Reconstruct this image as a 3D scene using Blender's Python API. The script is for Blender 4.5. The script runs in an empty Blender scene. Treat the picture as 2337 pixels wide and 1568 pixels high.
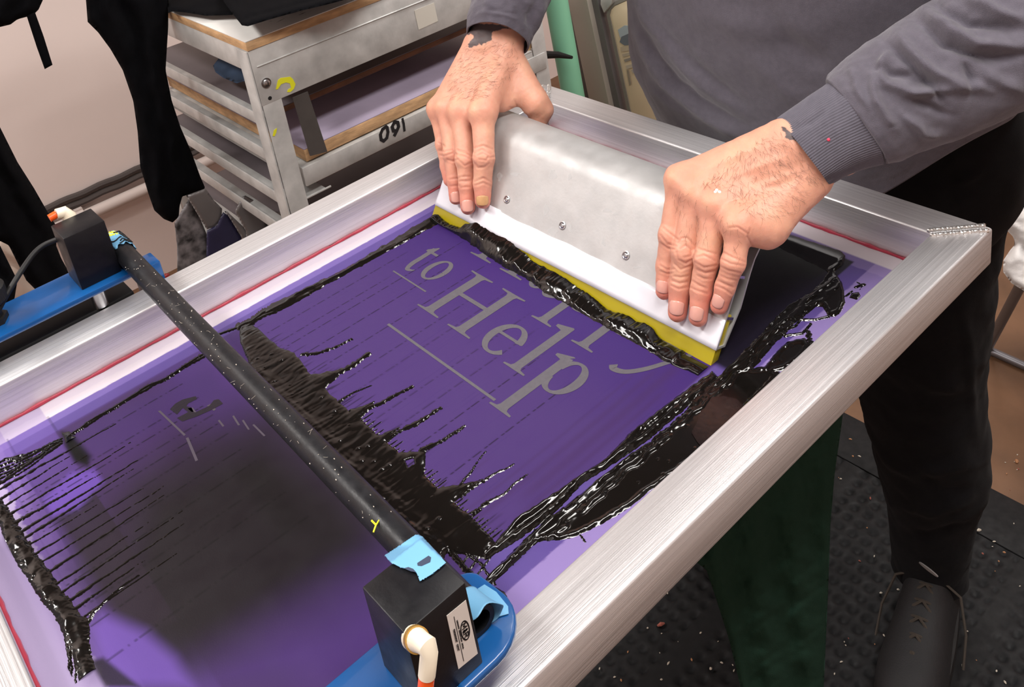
import bpy, bmesh, math, random
import numpy as np
from mathutils import Vector, Matrix, Euler
random.seed(4); RNG = np.random.default_rng(4)
SC = bpy.context.scene
COL = SC.collection
pi = math.pi
# ------------------------------------------------------------------ camera
FPX, CX, CY = 2230.339, 1168.5, 109.15          # focal length and optical centre in pixels of the 2337x1568 frame
CE = (1.189330, 0.144160, 0.849480)
CC = np.array([0.90944606, -0.75874387, 0.52744868])
def rotm(a):
    rx, ry, rz = a
    Rx = np.array([[1,0,0],[0,math.cos(rx),-math.sin(rx)],[0,math.sin(rx),math.cos(rx)]])
    Ry = np.array([[math.cos(ry),0,math.sin(ry)],[0,1,0],[-math.sin(ry),0,math.cos(ry)]])
    Rz = np.array([[math.cos(rz),-math.sin(rz),0],[math.sin(rz),math.cos(rz),0],[0,0,1]])
    return Rz @ Ry @ Rx
#CE#
RM = rotm(CE)
cd = bpy.data.cameras.new('camera'); cam = bpy.data.objects.new('camera', cd); COL.objects.link(cam)
cam.location = CC; cam.rotation_euler = CE
cd.sensor_fit = 'HORIZONTAL'; cd.sensor_width = 36.0; cd.lens = 36.0*FPX/2337
cd.shift_x = -(CX-1168.5)/2337; cd.shift_y = -(784-CY)/2337
cd.clip_start = .02; cd.clip_end = 50
SC.camera = cam
def ray(px, py): return RM @ np.array([(px-CX)/FPX, -(py-CY)/FPX, -1.])
def at(px, py, z=None, x=None, y=None, t=None):
    v = ray(px, py)
    if z is not None: t = (z-CC[2])/v[2]
    elif x is not None: t = (x-CC[0])/v[0]
    elif y is not None: t = (y-CC[1])/v[1]
    return CC + t*v
def pr(P):
    q = (np.atleast_2d(P)-CC) @ RM
    return np.stack([CX+FPX*q[:,0]/-q[:,2], CY-FPX*q[:,1]/-q[:,2]], 1)
# squeegee face plane
PN = np.array([0,-.829,.559]); PU = np.array([0,.559,.829]); P0 = np.array([0,-.255,-.026])
def pp(px, py, o=0.):
    v = ray(px, py); t = (o+(P0-CC)@PN)/(v@PN); return CC+t*v
MZ = -.0385      # height of the stretched mesh
FZ = -.93        # floor
# ------------------------------------------------------------------ helpers
def setp(o, label=None, cat=None, group=None, kind=None):
    if label: o['label'] = label
    if cat: o['category'] = cat
    if group: o['group'] = group
    if kind: o['kind'] = kind
    return o
def empty(name, loc, label=None, cat=None, group=None):
    o = bpy.data.objects.new(name, None); COL.objects.link(o); o.location = loc; o.empty_display_size = .02
    return setp(o, label, cat, group)
def link(name, me, mats, parent=None, smooth=False, kind=None, label=None):
    o = bpy.data.objects.new(name, me); COL.objects.link(o)
    for m in (mats if isinstance(mats, (list, tuple)) else [mats]): me.materials.append(m)
    if smooth: me.polygons.foreach_set('use_smooth', [True]*len(me.polygons))
    if parent is not None:
        o.parent = parent
        o.matrix_parent_inverse = Matrix.Translation(parent.location).inverted() if parent.parent is None else Matrix.Identity(4)
        if parent.parent is not None:
            # parent is itself a part of an un-rotated thing: world = root.loc * inv(root.loc)
            o.matrix_parent_inverse = Matrix.Identity(4)
    if kind: o['kind'] = kind
    if label: o['label'] = label
    return o
def mesh(name, V, F, mats, parent=None, smooth=False, **k):
    me = bpy.data.meshes.new(name)
    me.from_pydata([tuple(map(float, v)) for v in V], [], [tuple(map(int, f)) for f in F]); me.update()
    return link(name, me, mats, parent, smooth, **k)
def qmesh(name, V, Q, mats, parent=None, smooth=True, **k):     # fast quad mesh from arrays
    V = np.asarray(V, np.float32); Q = np.asarray(Q, np.int32)
    me = bpy.data.meshes.new(name)
    me.vertices.add(len(V)); me.vertices.foreach_set('co', V.ravel())
    n = Q.shape[1]
    me.loops.add(Q.size); me.loops.foreach_set('vertex_index', Q.ravel())
    me.polygons.add(len(Q)); me.polygons.foreach_set('loop_start', np.arange(len(Q), dtype=np.int32)*n)
    me.update(calc_edges=True); me.validate()
    return link(name, me, mats, parent, smooth, **k)
class MB:
    def __init__(s): s.V = []; s.F = []; s.M = []
    def add(s, V, F, mi=0):
        b = len(s.V); s.V += [tuple(map(float, v)) for v in V]; s.F += [tuple(b+i for i in f) for f in F]; s.M += [mi]*len(F)
    def box(s, lo, hi, M=None, mi=0):
        x0,y0,z0 = lo; x1,y1,z1 = hi
        V = [(x,y,z) for z in (z0,z1) for y in (y0,y1) for x in (x0,x1)]
        if M is not None: V = [M @ Vector(v) for v in V]
        s.add(V, [(0,2,3,1),(4,5,7,6),(0,1,5,4),(2,6,7,3),(0,4,6,2),(1,3,7,5)], mi)
    def obox(s, a, b, w, h, up=(0,0,1), mi=0):       # bar from a to b, section w (side) x h (up)
        a = np.array(a,float); b = np.array(b,float); d = b-a; d /= np.linalg.norm(d)
        up = np.array(up,float); sd = np.cross(d, up); sd /= np.linalg.norm(sd); u = np.cross(sd, d)
        V = [p+sd*w*i/2+u*h*j/2 for p in (a,b) for i,j in ((-1,-1),(1,-1),(1,1),(-1,1))]
        s.add(V, [(0,1,2,3),(7,6,5,4),(0,4,5,1),(1,5,6,2),(2,6,7,3),(3,7,4,0)], mi)
    def tube(s, pts, r, n=16, cap=True, mi=0):
        pts = [np.array(p,float) for p in pts]; N = len(pts)
        rs = r if isinstance(r, (list,tuple,np.ndarray)) else [r]*N
        V = []; prev = None
        for i,p in enumerate(pts):
            d = pts[min(i+1,N-1)]-pts[max(i-1,0)]; d /= np.linalg.norm(d)+1e-12
            if prev is None:
                ref = np.array([0,0,1.]) if abs(d[2])<.9 else np.array([1.,0,0]); u = np.cross(d,ref)
            else: u = prev-d*(prev@d)
            u /= np.linalg.norm(u); w = np.cross(d,u); prev = u
            for k in range(n):
                a = 2*pi*k/n; V.append(p+(u*math.cos(a)+w*math.sin(a))*rs[i])
        F = [(i*n+k, i*n+(k+1)%n, (i+1)*n+(k+1)%n, (i+1)*n+k) for i in range(N-1) for k in range(n)]
        if cap: F += [tuple(range(n-1,-1,-1)), tuple((N-1)*n+k for k in range(n))]
        s.add(V, F, mi)
    def prism(s, poly, a, b, conv=None, mi=0):       # poly of 3D points swept from offset a to offset b (vectors)
        P = [np.array(q,float) for q in poly]; n = len(P)
        V = [q+a for q in P]+[q+b for q in P]
        F = [tuple(range(n-1,-1,-1)), tuple(range(n,2*n))]+[(i,(i+1)%n,n+(i+1)%n,n+i) for i in range(n)]
        s.add(V, F, mi)
    def build(s, name, mats, parent=None, smooth=False, bevel=0, seg=2, auto=None, **k):
        me = bpy.data.meshes.new(name); me.from_pydata(s.V, [], s.F); me.update()
        for p,mi in zip(me.polygons, s.M): p.material_index = mi
        bm = bmesh.new(); bm.from_mesh(me); bmesh.ops.recalc_face_normals(bm, faces=bm.faces)
        if bevel:
            es = [e for e in bm.edges if len(e.link_faces)==2 and e.calc_face_angle(0)>.6]
            bmesh.ops.bevel(bm, geom=es, offset=bevel, segments=seg, profile=.5, affect='EDGES', clamp_overlap=True)
        bm.to_mesh(me); bm.free()
        o = link(name, me, mats, parent, smooth, **k)
        if smooth or bevel:
            for p in me.polygons: p.use_smooth = True
            me.set_sharp_from_angle(angle=auto or math.radians(35))
        return o
# simple smooth pseudo noise on point arrays
def wn(P, s=1., seed=0, oct=3):
    P = np.asarray(P, float)*s; r = np.random.default_rng(seed+77); out = np.zeros(len(P)); amp = 1; tot = 0
    for o in range(oct):
        for k in range(5):
            d = r.normal(size=P.shape[1]); d /= np.linalg.norm(d); d *= r.uniform(.7,1.5)*2**o*6.28
            e = r.normal(size=P.shape[1]); e /= np.linalg.norm(e); e *= r.uniform(.5,1.2)*2**o*3
            out += amp*np.sin(P@d+r.uniform(0,6.28)+1.2*np.sin(P@e+r.uniform(0,6.28)))/5
        tot += amp; amp *= .55
    return out/tot*1.8
def seglen(P, pts):   # distance from 2D points to a polyline, plus arc parameter
    best = np.full(len(P), 1e9); par = np.zeros(len(P)); acc = 0
    for a,b in zip(pts[:-1], pts[1:]):
        a = np.array(a,float); b = np.array(b,float); ab = b-a; L = np.linalg.norm(ab)+1e-9
        t = np.clip(((P-a)@ab)/(L*L), 0, 1); d = np.hypot(*(P-a-t[:,None]*ab).T)
        m = d<best; best[m] = d[m]; par[m] = acc+t[m]*L; acc += L
    return best, par/acc
def polysd(P, poly):  # signed distance, positive inside
    d,_ = seglen(P, list(poly)+[poly[0]]); ins = np.zeros(len(P), bool)
    n = len(poly)
    for i in range(n):
        x0,y0 = poly[i]; x1,y1 = poly[(i+1)%n]
        if y0==y1: continue
        c = ((y0>P[:,1])!=(y1>P[:,1])) & (P[:,0] < (x1-x0)*(P[:,1]-y0)/(y1-y0)+x0)
        ins ^= c
    return np.where(ins, d, -d)
def sst(x, a, b): t = np.clip((x-a)/(b-a), 0, 1); return t*t*(3-2*t)
def srgb(*c):
    return tuple((v/255/12.92 if v/255<=.04045 else ((v/255+.055)/1.055)**2.4) for v in c)
# ------------------------------------------------------------------ materials
def newmat(name):
    m = bpy.data.materials.new(name); m.use_nodes = True; nt = m.node_tree
    b = nt.nodes['Principled BSDF']; return m, nt, b
def mat(name, col, rough=.5, metal=0., bump=0., bscale=200., stretch=(1,1,1), cvar=0., cscale=8., rvar=0., coat=0., spec=.5,
        attr=None, trans=0., wave=None, sheen=0., sss=0., det=6, alpha=1.):
    m, nt, b = newmat(name); N = nt.nodes; Lk = nt.links
    c = tuple(col)+(1,) if len(col)==3 else col
    b.inputs['Base Color'].default_value = c
    b.inputs['Roughness'].default_value = rough; b.inputs['Metallic'].default_value = metal
    b.inputs['Specular IOR Level'].default_value = spec
    b.inputs['Coat Weight'].default_value = coat; b.inputs['Coat Roughness'].default_value = .08
    b.inputs['Transmission Weight'].default_value = trans; b.inputs['Sheen Weight'].default_value = sheen
    if sss: b.inputs['Subsurface Weight'].default_value = sss; b.inputs['Subsurface Scale'].default_value = .004; b.inputs['Subsurface Radius'].default_value = (1,.35,.2)
    tc = N.new('ShaderNodeTexCoord'); mp = N.new('ShaderNodeMapping'); mp.inputs['Scale'].default_value = stretch
    Lk.new(tc.outputs['Object'], mp.inputs['Vector'])
    def noise(sc, d=det):
        n = N.new('ShaderNodeTexNoise'); n.inputs['Scale'].default_value = sc; n.inputs['Detail'].default_value = d
        Lk.new(mp.outputs['Vector'], n.inputs['Vector']); return n
    base = None
    if attr:
        a = N.new('ShaderNodeAttribute'); a.attribute_name = attr; base = a.outputs['Color']; Lk.new(base, b.inputs['Base Color'])
    if cvar:
        n = noise(cscale); r = N.new('ShaderNodeMapRange'); r.inputs['From Min'].default_value = .3; r.inputs['From Max'].default_value = .7
        r.inputs['To Min'].default_value = 1-cvar; r.inputs['To Max'].default_value = 1+cvar*.5; Lk.new(n.outputs['Fac'], r.inputs['Value'])
        mx = N.new('ShaderNodeVectorMath'); mx.operation = 'SCALE'
        if base: Lk.new(base, mx.inputs[0])
        else: mx.inputs[0].default_value = c[:3]
        Lk.new(r.outputs['Result'], mx.inputs['Scale']); Lk.new(mx.outputs['Vector'], b.inputs['Base Color'])
    if rvar:
        n = noise(cscale*1.7); r = N.new('ShaderNodeMapRange'); r.inputs['From Min'].default_value = .3; r.inputs['From Max'].default_value = .7
        r.inputs['To Min'].default_value = max(0,rough-rvar); r.inputs['To Max'].default_value = rough+rvar
        Lk.new(n.outputs['Fac'], r.inputs['Value']); Lk.new(r.outputs['Result'], b.inputs['Roughness'])
    if bump:
        if wave:
            n = N.new('ShaderNodeTexWave'); n.wave_type = 'BANDS'; n.bands_direction = wave[0]; n.inputs['Scale'].default_value = wave[1]; n.inputs['Distortion'].default_value = wave[2]
            Lk.new(mp.outputs['Vector'], n.inputs['Vector'])
        else: n = noise(bscale)
        bp = N.new('ShaderNodeBump'); bp.inputs['Strength'].default_value = bump; bp.inputs['Distance'].default_value = .001
        Lk.new(n.outputs['Fac'], bp.inputs['Height']); Lk.new(bp.outputs['Normal'], b.inputs['Normal'])
    if alpha<1: b.inputs['Alpha'].default_value = alpha
    return m
M = {}
M['al_x'] = mat('brushed_aluminium_x', srgb(226,225,227), .40, .7, .3, 60, (.12,22,22), .14, 22, .1)
M['al_y'] = mat('brushed_aluminium_y', srgb(226,225,227), .40, .7, .3, 60, (22,.12,22), .14, 22, .1)
M['weld'] = mat('weld_bead', srgb(225,223,220), .3, .8, .2, 300, cvar=.2, cscale=90)
M['plate'] = mat('anodised_plate', srgb(188,188,188), .5, .55, .08, 300, cvar=.12, cscale=34, rvar=.08)
M['whitetape'] = mat('white_tape', srgb(222,222,230), .4, 0, .15, 90, (1,1,1), .05, 20, spec=.5, coat=.3)
M['yellow'] = mat('yellow_urethane', srgb(168,152,18), .32, 0, .05, 200, cvar=.06, cscale=20, coat=.2)
M['ink'] = mat('wet_black_ink', (.0045,.0038,.0034), .13, 0, .02, 180, cvar=0, spec=.5, rvar=.04, cscale=60)
M['bump_grey'] = mat('stencil_grey', srgb(84,81,88), .6, 0, .2, 900, cvar=.1, cscale=300)
M['stencil_dark'] = mat('stencil_inked', srgb(28,22,32), .4, 0, .2, 900)
M['steel'] = mat('steel', srgb(190,190,192), .25, 1, 0)
M['rubber'] = mat('black_rubber_bar', srgb(24,25,29), .42, 0, .12, 500, cvar=.35, cscale=70, rvar=.1, spec=.35)
M['blackbox'] = mat('black_anodised', srgb(15,15,19), .4, 0, .08, 600, cvar=.2, cscale=60, rvar=.06, spec=.35)
M['blue'] = mat('blue_paint', srgb(16,80,142), .3, 0, .06, 260, cvar=.05, cscale=15, coat=.3)
M['bluetape'] = mat('light_blue_tape', srgb(108,166,204), .5, 0, .25, 80, cvar=.04, cscale=60)
M['tapeink'] = mat('ink_smudge', srgb(52,62,84), .5)
M['cream'] = mat('cream_plastic', srgb(232,222,200), .4, 0, 0, cvar=.04, cscale=60)
M['brass'] = mat('brass', srgb(190,150,80), .35, .6)
M['orange'] = mat('orange_tube', srgb(240,90,25), .35)
M['label'] = mat('label_paper', srgb(214,208,202), .5)
M['print'] = mat('black_print', srgb(30,30,34), .5)
M['shirt'] = mat('grey_cotton', srgb(92,88,98), .92, 0, .55, 1400, cvar=.12, cscale=160, sheen=.25, spec=.2)
M['cuff'] = mat('grey_ribbed_cotton', srgb(92,89,99), .92, 0, .3, 1200, cvar=.1, cscale=160, sheen=.25, spec=.2)
M['trousers'] = mat('black_trousers', srgb(15,15,18), .9, 0, .3, 900, cvar=.2, cscale=60, sheen=.03, spec=.12)
M['garment'] = mat('black_fleece', srgb(9,9,12), .95, 0, .4, 900, cvar=.2, cscale=60, sheen=.0, spec=.08)
M['green'] = mat('dark_green_cloth', srgb(32,54,44), .95, 0, .4, 900, cvar=.05, cscale=8, sheen=.0, spec=.05)
M['galv'] = mat('galvanised', srgb(196,196,194), .5, .3, .2, 120, cvar=.22, cscale=26, rvar=.1)
M['laminate'] = mat('white_laminate', srgb(222,220,216), .4, 0, .05, cvar=.06, cscale=14)
M['lilac'] = mat('lilac_laminate', srgb(172,160,182), .35, 0, .05, cvar=.15, cscale=9)
M['darkwood'] = mat('dark_wood_edge', srgb(110,72,44), .7, 0, .4, 160, (1,1,4), .35, 30)
M['darkbrd'] = mat('dark_board', srgb(96,88,92), .5, 0, .1, cvar=.2, cscale=9)  # darker grey tone for the inner rack boards
M['splat'] = mat('ink_spattered_plate', srgb(110,106,108), .5, .2, .2, 60, cvar=.9, cscale=60)
M['wood'] = mat('raw_wood_edge', srgb(198,160,118), .7, 0, .4, 160, (1,1,4), .35, 30)
M['wall'] = mat('painted_wall', srgb(224,208,202), .7, 0, .1, 60, cvar=.04, cscale=3)
M['floor'] = mat('brown_floor', srgb(112,80,56), .6, 0, .3, 30, cvar=.3, cscale=9, rvar=.15)
M['mat'] = mat('black_rubber_mat', srgb(19,19,21), .7, 0, .2, 300, cvar=.25, cscale=40, rvar=.1, spec=.3)
M['white_cloth'] = mat('white_cloth', srgb(228,224,222), .85, 0, .3, 300, sheen=.1)
M['chairmetal'] = mat('grey_metal', srgb(120,118,122), .4, .7)
M['pipe'] = mat('painted_pipe', srgb(204,190,184), .5)
M['darkpipe'] = mat('dirty_cable', srgb(70,62,60), .7, 0, .5, 200)
M['jade'] = mat('green_plastic', srgb(128,190,158), .4, 0, 0, cvar=.08, cscale=6)
M['beige'] = mat('beige_board', srgb(228,210,178), .6, 0, 0, cvar=.03, cscale=10)
M['black'] = mat('matte_black', srgb(14,14,16), .6)
M['greypl'] = mat('grey_coated_metal', srgb(120,116,116), .4, .5, .1, 80, cvar=.15, cscale=12)
M['navy'] = mat('dark_blue_ink', srgb(34,32,62), .4, 0, .2, 80, cvar=.2, cscale=30)
M['yellowtape'] = mat('yellow_tape', srgb(222,222,40), .5)
M['redglue'] = mat('red_adhesive', srgb(168,52,72), .35, 0, .2, 200, cvar=.15, cscale=60, coat=.3)
M['red'] = mat('red_plastic', srgb(120,20,20), .4)
M['shoe'] = mat('black_shoe', srgb(22,22,25), .7, 0, .5, 500, cvar=.2, cscale=50)
M['lace'] = mat('dark_lace', srgb(60,54,48), .9)
M['logo'] = mat('white_logo', srgb(150,150,150), .7)
M['lint'] = mat('pale_lint', srgb(190,182,170), .9)
M['tan'] = mat('tan_leather', srgb(140,96,66), .7)
# ------------------------------------------------------------------ screen frame
W = .584; LY = -.8060; PW = .0375; PH = .038
fr = empty('screen_frame', (W/2, LY/2, -PH), 'aluminium screen printing frame holding the purple mesh, in front of the person', 'screen frame')
def bar(poly_out, mi):
    mb = MB(); mb.prism([(x,y,0) for x,y in poly_out], np.array([0,0,0.]), np.array([0,0,-PH])); return mb
def mitre(a, b, c, d, m, name='frame_bar'):
    mb = bar((a,b,c,d), 0); return mb.build(name, m, fr, bevel=.0022, seg=3)
i0, i1, j0, j1 = PW, W-PW, -PW, LY+PW
mitre((0,0),(W,0),(i1,j0),(i0,j0), M['al_x'])
mitre((0,LY),(W,LY),(i1,j1),(i0,j1), M['al_x'])
mitre((0,0),(0,LY),(i0,j1),(i0,j0), M['al_y'])
mitre((W,0),(W,LY),(i1,j1),(i1,j0), M['al_y'])
def weld(a, b):
    mb = MB(); a = np.array(a,float); b = np.array(b,float); n = 26
    d = (b-a)/n; s = np.cross(d/np.linalg.norm(d), (0,0,1))
    for off, r in ((-.0042,.0022),(.0036,.0022)):
        pts = []; rs = []
        for i in range(n*3+1):
            t = i/3; pts.append(a+d*t+s*(off+.0006*math.sin(i*1.7))+np.array([0,0,.0003])); rs.append(r*(.9+.14*abs(math.sin(t*pi))))
        mb.tube(pts, rs, 10)
    mb.build('weld_bead', M['weld'], fr, smooth=True)
weld((W-.004,-.004,.0), (i1-.001,j0-.001,.0))
weld((.004,-.004,.0), (i0+.001,j0-.001,.0))
weld((.004,LY+.004,.0), (i0+.001,j1+.001,.0)); weld((W-.004,LY+.004,.0), (i1-.001,j1+.001,.0))
# scratches in the near bar are in the brushed material; a few raised burrs
# red adhesive line along the inner foot of the bars
mb = MB()
def gl(a, b):
    n = 60; a = np.array(a,float); b = np.array(b,float); pts = []; rs = []
    for i in range(n+1):
        t = i/n; pts.append(a+(b-a)*t+np.array([0,0,.0004*math.sin(i*2.3)])); rs.append(.0017+.0004*math.sin(i*1.1)+.0003*math.sin(i*3.7))
    mb.tube(pts, rs, 8)
gl((i0+.0008,j0,MZ+.001),(i0+.0008,j1,MZ+.001)); gl((i1-.0008,j0,MZ+.001),(i1-.0008,j1,MZ+.001))
gl((i0,j0-.0008,MZ+.001),(i1,j0-.0008,MZ+.001)); gl((i0,j1+.0008,MZ+.001),(i1,j1+.0008,MZ+.001))
mb.build('adhesive_line', M['redglue'], fr, smooth=True, label='red adhesive line')
# ------------------------------------------------------------------ stretched mesh with its stencil and ink stains (colour map in frame coordinates)
st = .0011
xs = np.arange(i0, i1+st/2, st); ys = np.arange(j1, j0+st/2, st)
nx, ny = len(xs), len(ys)
X, Y = np.meshgrid(xs, ys, indexing='ij'); PL = np.stack([X.ravel(), Y.ravel(), np.full(X.size, MZ)], 1)
UV = pr(PL)
x = PL[:,0]*1000; y = PL[:,1]*1000
def lin(*c): return np.array(srgb(*c))
nz = wn(PL[:,:2], 14, 1); nz2 = wn(PL[:,:2]*np.array([260,6]), 1, 2); nz3 = wn(PL[:,:2], 60, 5)
col = np.empty((len(PL),3)); col[:] = lin(79,57,119)
def over(c, a):
    global col
    a = np.clip(a,0,1)[:,None]; col = col*(1-a)+lin(*c)*a
# printed area a bit redder towards the middle, fine squeegee drag lines along the stroke
over((80,56,120), .35+.3*nz)
over((66,44,112), sst(-nz2,.35,1.2)*.5*((x>90)&(x<474)))
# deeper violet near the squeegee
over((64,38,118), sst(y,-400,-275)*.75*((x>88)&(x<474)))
# margins of unprinted emulsion around the print rectangle
mar = np.maximum.reduce([88-x, x-474, y+62])
over((100,82,154), sst(mar,0,2.2)*.95)
over((88,66,150), sst(nz,.2,.9)*.4*(mar>2))
# translucent tape bands
def band(d, c, a, e=1.2): over(c, sst(d,0,e)*a)
band(x-504+.8*nz3, (158,138,196), .75); band(x-532, (176,160,200), .6)
band(74-x+1.2*nz3*0, (140,120,192), .5)
band(64-x+.6*nz3, (214,204,212), .95)
band(52-x+1.5*nz3, (196,184,204), .4)
band(y+74+.6*nz3, (170,152,200), .4); band(y+60, (214,204,208), .92, 2)
band(-y-722+2*nz3, (150,130,185), .4); band(-y-733+2*nz3, (216,208,212), .95)
# seam lines of the stencil, parallel to the squeegee
for yy, w_ in ((-681.,.7),(-716.,.6),(-729.,.5)):
    over((40,26,60), np.exp(-((y-yy)/w_)**2)*.6*((x>60)&(x<500)))
band(-y-682, (120,92,176), .35, .8); band(-y-717, (140,112,186), .35, .8)
# dark ink film left on the near part of the stencil
U = UV
over((70,48,88), sst(-y,572,600)*sst(x,88,91)*sst(-x,-474,-471)*sst(y,-684,-680)*.75)
def soft(poly, e): return sst(polysd(U, poly), -e, e)
over((74,48,108), soft([(150,1000),(560,760),(1000,1240),(880,1568),(200,1568),(0,1250)], 60)*.6)
over((44,34,47), soft([(230,1120),(400,990),(640,900),(960,1240),(880,1420),(640,1568),(330,1568),(150,1300)], 80)*.85)
over((30,25,29), soft([(330,1120),(600,1000),(780,1120),(870,1260),(740,1330),(420,1500),(330,1480),(290,1290)], 70)*.95)
over((22,18,20), soft([(540,1080),(600,1060),(710,1200),(640,1230)], 26)*.6)
over((84,56,130), soft([(430,1568),(900,1260),(1000,1420),(880,1568)], 110)*.7*sst(x,300,420))
over((40,30,42), soft([(190,1120),(300,1075),(360,1260),(400,1410),(290,1450),(200,1300),(120,1180)], 22)*.85*((y<-682)))
over((112,80,180), soft([(100,1140),(160,1080),(215,1070),(235,1100),(180,1160),(120,1180)], 10)*.7)
over((110,80,170), soft([(205,1430),(235,1400),(330,1440),(400,1500),(440,1568),(250,1568)], 26)*.8)
over((30,25,30), soft([(205,1510),(235,1500),(320,1568),(240,1568)], 8)*.9)
# soft black smear by the left end
over((10,8,9), soft([(140,985),(165,990),(210,1040),(200,1065),(170,1055),(150,1020)], 9)*1.0)
over((70,50,106), soft([(165,985),(380,880),(480,850),(520,900),(250,1030),(210,1040)], 18)*.5)
# flooded ink behind the squeegee
over((16,12,24), sst(y,-262,-254)*sst(489-x,0,2)*sst(x-88,0,2)*sst(-y-66,0,3)*.97)
over((9,8,10), sst(y,-120,-100)*sst(x,150,200)*sst(476-x,0,3)*sst(-y-62,0,3)*.9)
# scraped dark streaks parallel to the stroke
for sx, y0_, y1_, w_, a_ in ((452,-470,-270,5,.45),(441,-520,-285,3,.4),(462,-480,-300,2.5,.4),(430,-520,-300,1.6,.3),(404,-520,-440,1.2,.3)):
    over((70,44,92), np.exp(-((x-sx-3*np.sin(y/90))/w_)**2)*a_*sst(y,y0_,y0_+30)*sst(-y,-y1_,-y1_+20))
# hairline dashes of ink running from the ridge along the stroke
rr = np.random.default_rng(8)
for k in range(60):
    sx = rr.uniform(96,470); ya = -505; L_ = rr.uniform(8,40); 
    over((24,16,30), np.exp(-((x-sx-.01*(y+505))/.5)**2)*sst(y,ya,ya+2)*sst(-(y-ya-L_),0,8)*.8)
for sx, L_ in ((118,190),(140,150),(152,240),(176,200),(206,230),(238,180),(258,215),(300,200),(322,190),(352,170),(396,160)):
    dash = (np.sin(y*1.1+sx)+np.sin(y*.37+sx*2))>-.5
    over((28,18,36), np.exp(-((x-sx)/.55)**2)*(y>-500)*sst(-(y+500-L_),0,30)*dash*.85)
for sx in (120,150,164,182,196,214,240,262,290,310,345):
    dash = (np.sin(y*1.3+sx)+np.sin(y*.3+sx*2))>-.4
    over((8,6,8), np.exp(-((x-sx-.06*(y+700)*0)/.7)**2)*(y<-575)*(y>-728)*dash*.8)
lum_ = col.mean(1); col = col*(.60+.24*np.clip(lum_/.55,0,1))[:,None]
i_ = np.arange(nx-1)[:,None]; j_ = np.arange(ny-1)[None]
a_ = (i_*ny+j_).ravel(); Q = np.stack([a_, a_+ny, a_+ny+1, a_+1], 1)
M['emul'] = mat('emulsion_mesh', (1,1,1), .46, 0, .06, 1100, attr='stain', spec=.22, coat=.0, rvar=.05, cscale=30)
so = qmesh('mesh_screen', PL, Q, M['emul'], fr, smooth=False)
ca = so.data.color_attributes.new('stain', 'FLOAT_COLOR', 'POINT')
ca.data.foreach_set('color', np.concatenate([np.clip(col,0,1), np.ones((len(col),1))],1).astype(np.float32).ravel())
# ------------------------------------------------------------------ stencil lettering: to Help / Happy
LZ = MZ+.00018
def ribbon(pts, ws, n=14):              # smooth centre line with varying width, mm in frame coordinates
    P = [np.array(p,float) for p in pts]; out = []; wo = []
    P2 = [2*P[0]-P[1]]+P+[2*P[-1]-P[-2]]
    for i in range(1, len(P2)-2):
        for k in range(n):
            t = k/n; a,b,c,d = P2[i-1:i+3]
            out.append(.5*((2*b)+(c-a)*t+(2*a-5*b+4*c-d)*t*t+(3*b-a-3*c+d)*t**3)); wo.append(ws[i-1]*(1-t)+ws[i]*t)
    out.append(P[-1]); wo.append(ws[-1]); V = []
    for i,p in enumerate(out):
        d = out[min(i+1,len(out)-1)]-out[max(i-1,0)]; d /= np.linalg.norm(d); s = np.array([-d[1],d[0]])*wo[i]/2
        V += [p+s, p-s]
    return V, [(2*i,2*i+1,2*i+3,2*i+2) for i in range(len(out)-1)]
class Glyph:
    def __init__(s): s.mb = MB(); s.k = 0
    def z(s): s.k += 1; return LZ+s.k*1e-5
    def rib(s, pts, ws):
        V, F = ribbon(pts, ws); z = s.z(); s.mb.add([(p[0]/1000,p[1]/1000,z) for p in V], [f[::-1] for f in F]); return s
    def poly(s, pts):
        z = s.z(); s.mb.add([(p[0]/1000,p[1]/1000,z) for p in pts], [tuple(range(len(pts)))]); return s
    def serif(s, cx, y, w, sw, up, h=2.6):   # bracketed serif centred on a stem of width sw; up=1 grows upwards
        b = y; 
        pts = [(cx-w/2,b),(cx+w/2,b),(cx+w/2,b+up*h*.7),(cx+sw/2+1.5,b+up*h*1.15),(cx+sw/2,b+up*h*2.2),(cx-sw/2,b+up*h*2.2),(cx-sw/2-1.5,b+up*h*1.15),(cx-w/2,b+up*h*.7)]
        return s.poly(pts if up>0 else pts[::-1])
    def build(s, m='bump_grey', name='letter'): return s.mb.build(name, M[m], fr, label='grey stencil letter' if m=='bump_grey' else None)
def gH(x0, x1, b, t, sw, ser=33):
    g = Glyph(); c0 = x0+ser/2; c1 = x1-ser/2
    for c in (c0,c1):
        g.poly([(c-sw/2,b),(c+sw/2,b),(c+sw/2,t),(c-sw/2,t)]); g.serif(c,b,ser,sw,1); g.serif(c,t,ser,sw,-1)
    m = b+(t-b)*.535; g.poly([(c0,m-2),(c1,m-2),(c1,m+2.4),(c0,m+2.4)]); return g
def ring(g, cx, cy, rx, ry, thick, thin, a0=0, a1=360, n=24, tilt=12):
    pts = []; ws = []
    for i in range(n+1):
        a = math.radians(a0+(a1-a0)*i/n); pts.append((cx+rx*math.cos(a), cy+ry*math.sin(a))); ws.append(thin+(thick-thin)*abs(math.cos(a-math.radians(tilt)))**1.5)
    return g.rib(pts, ws)
gH(201.7,283,-370,-299.6,10.5).build()
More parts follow.
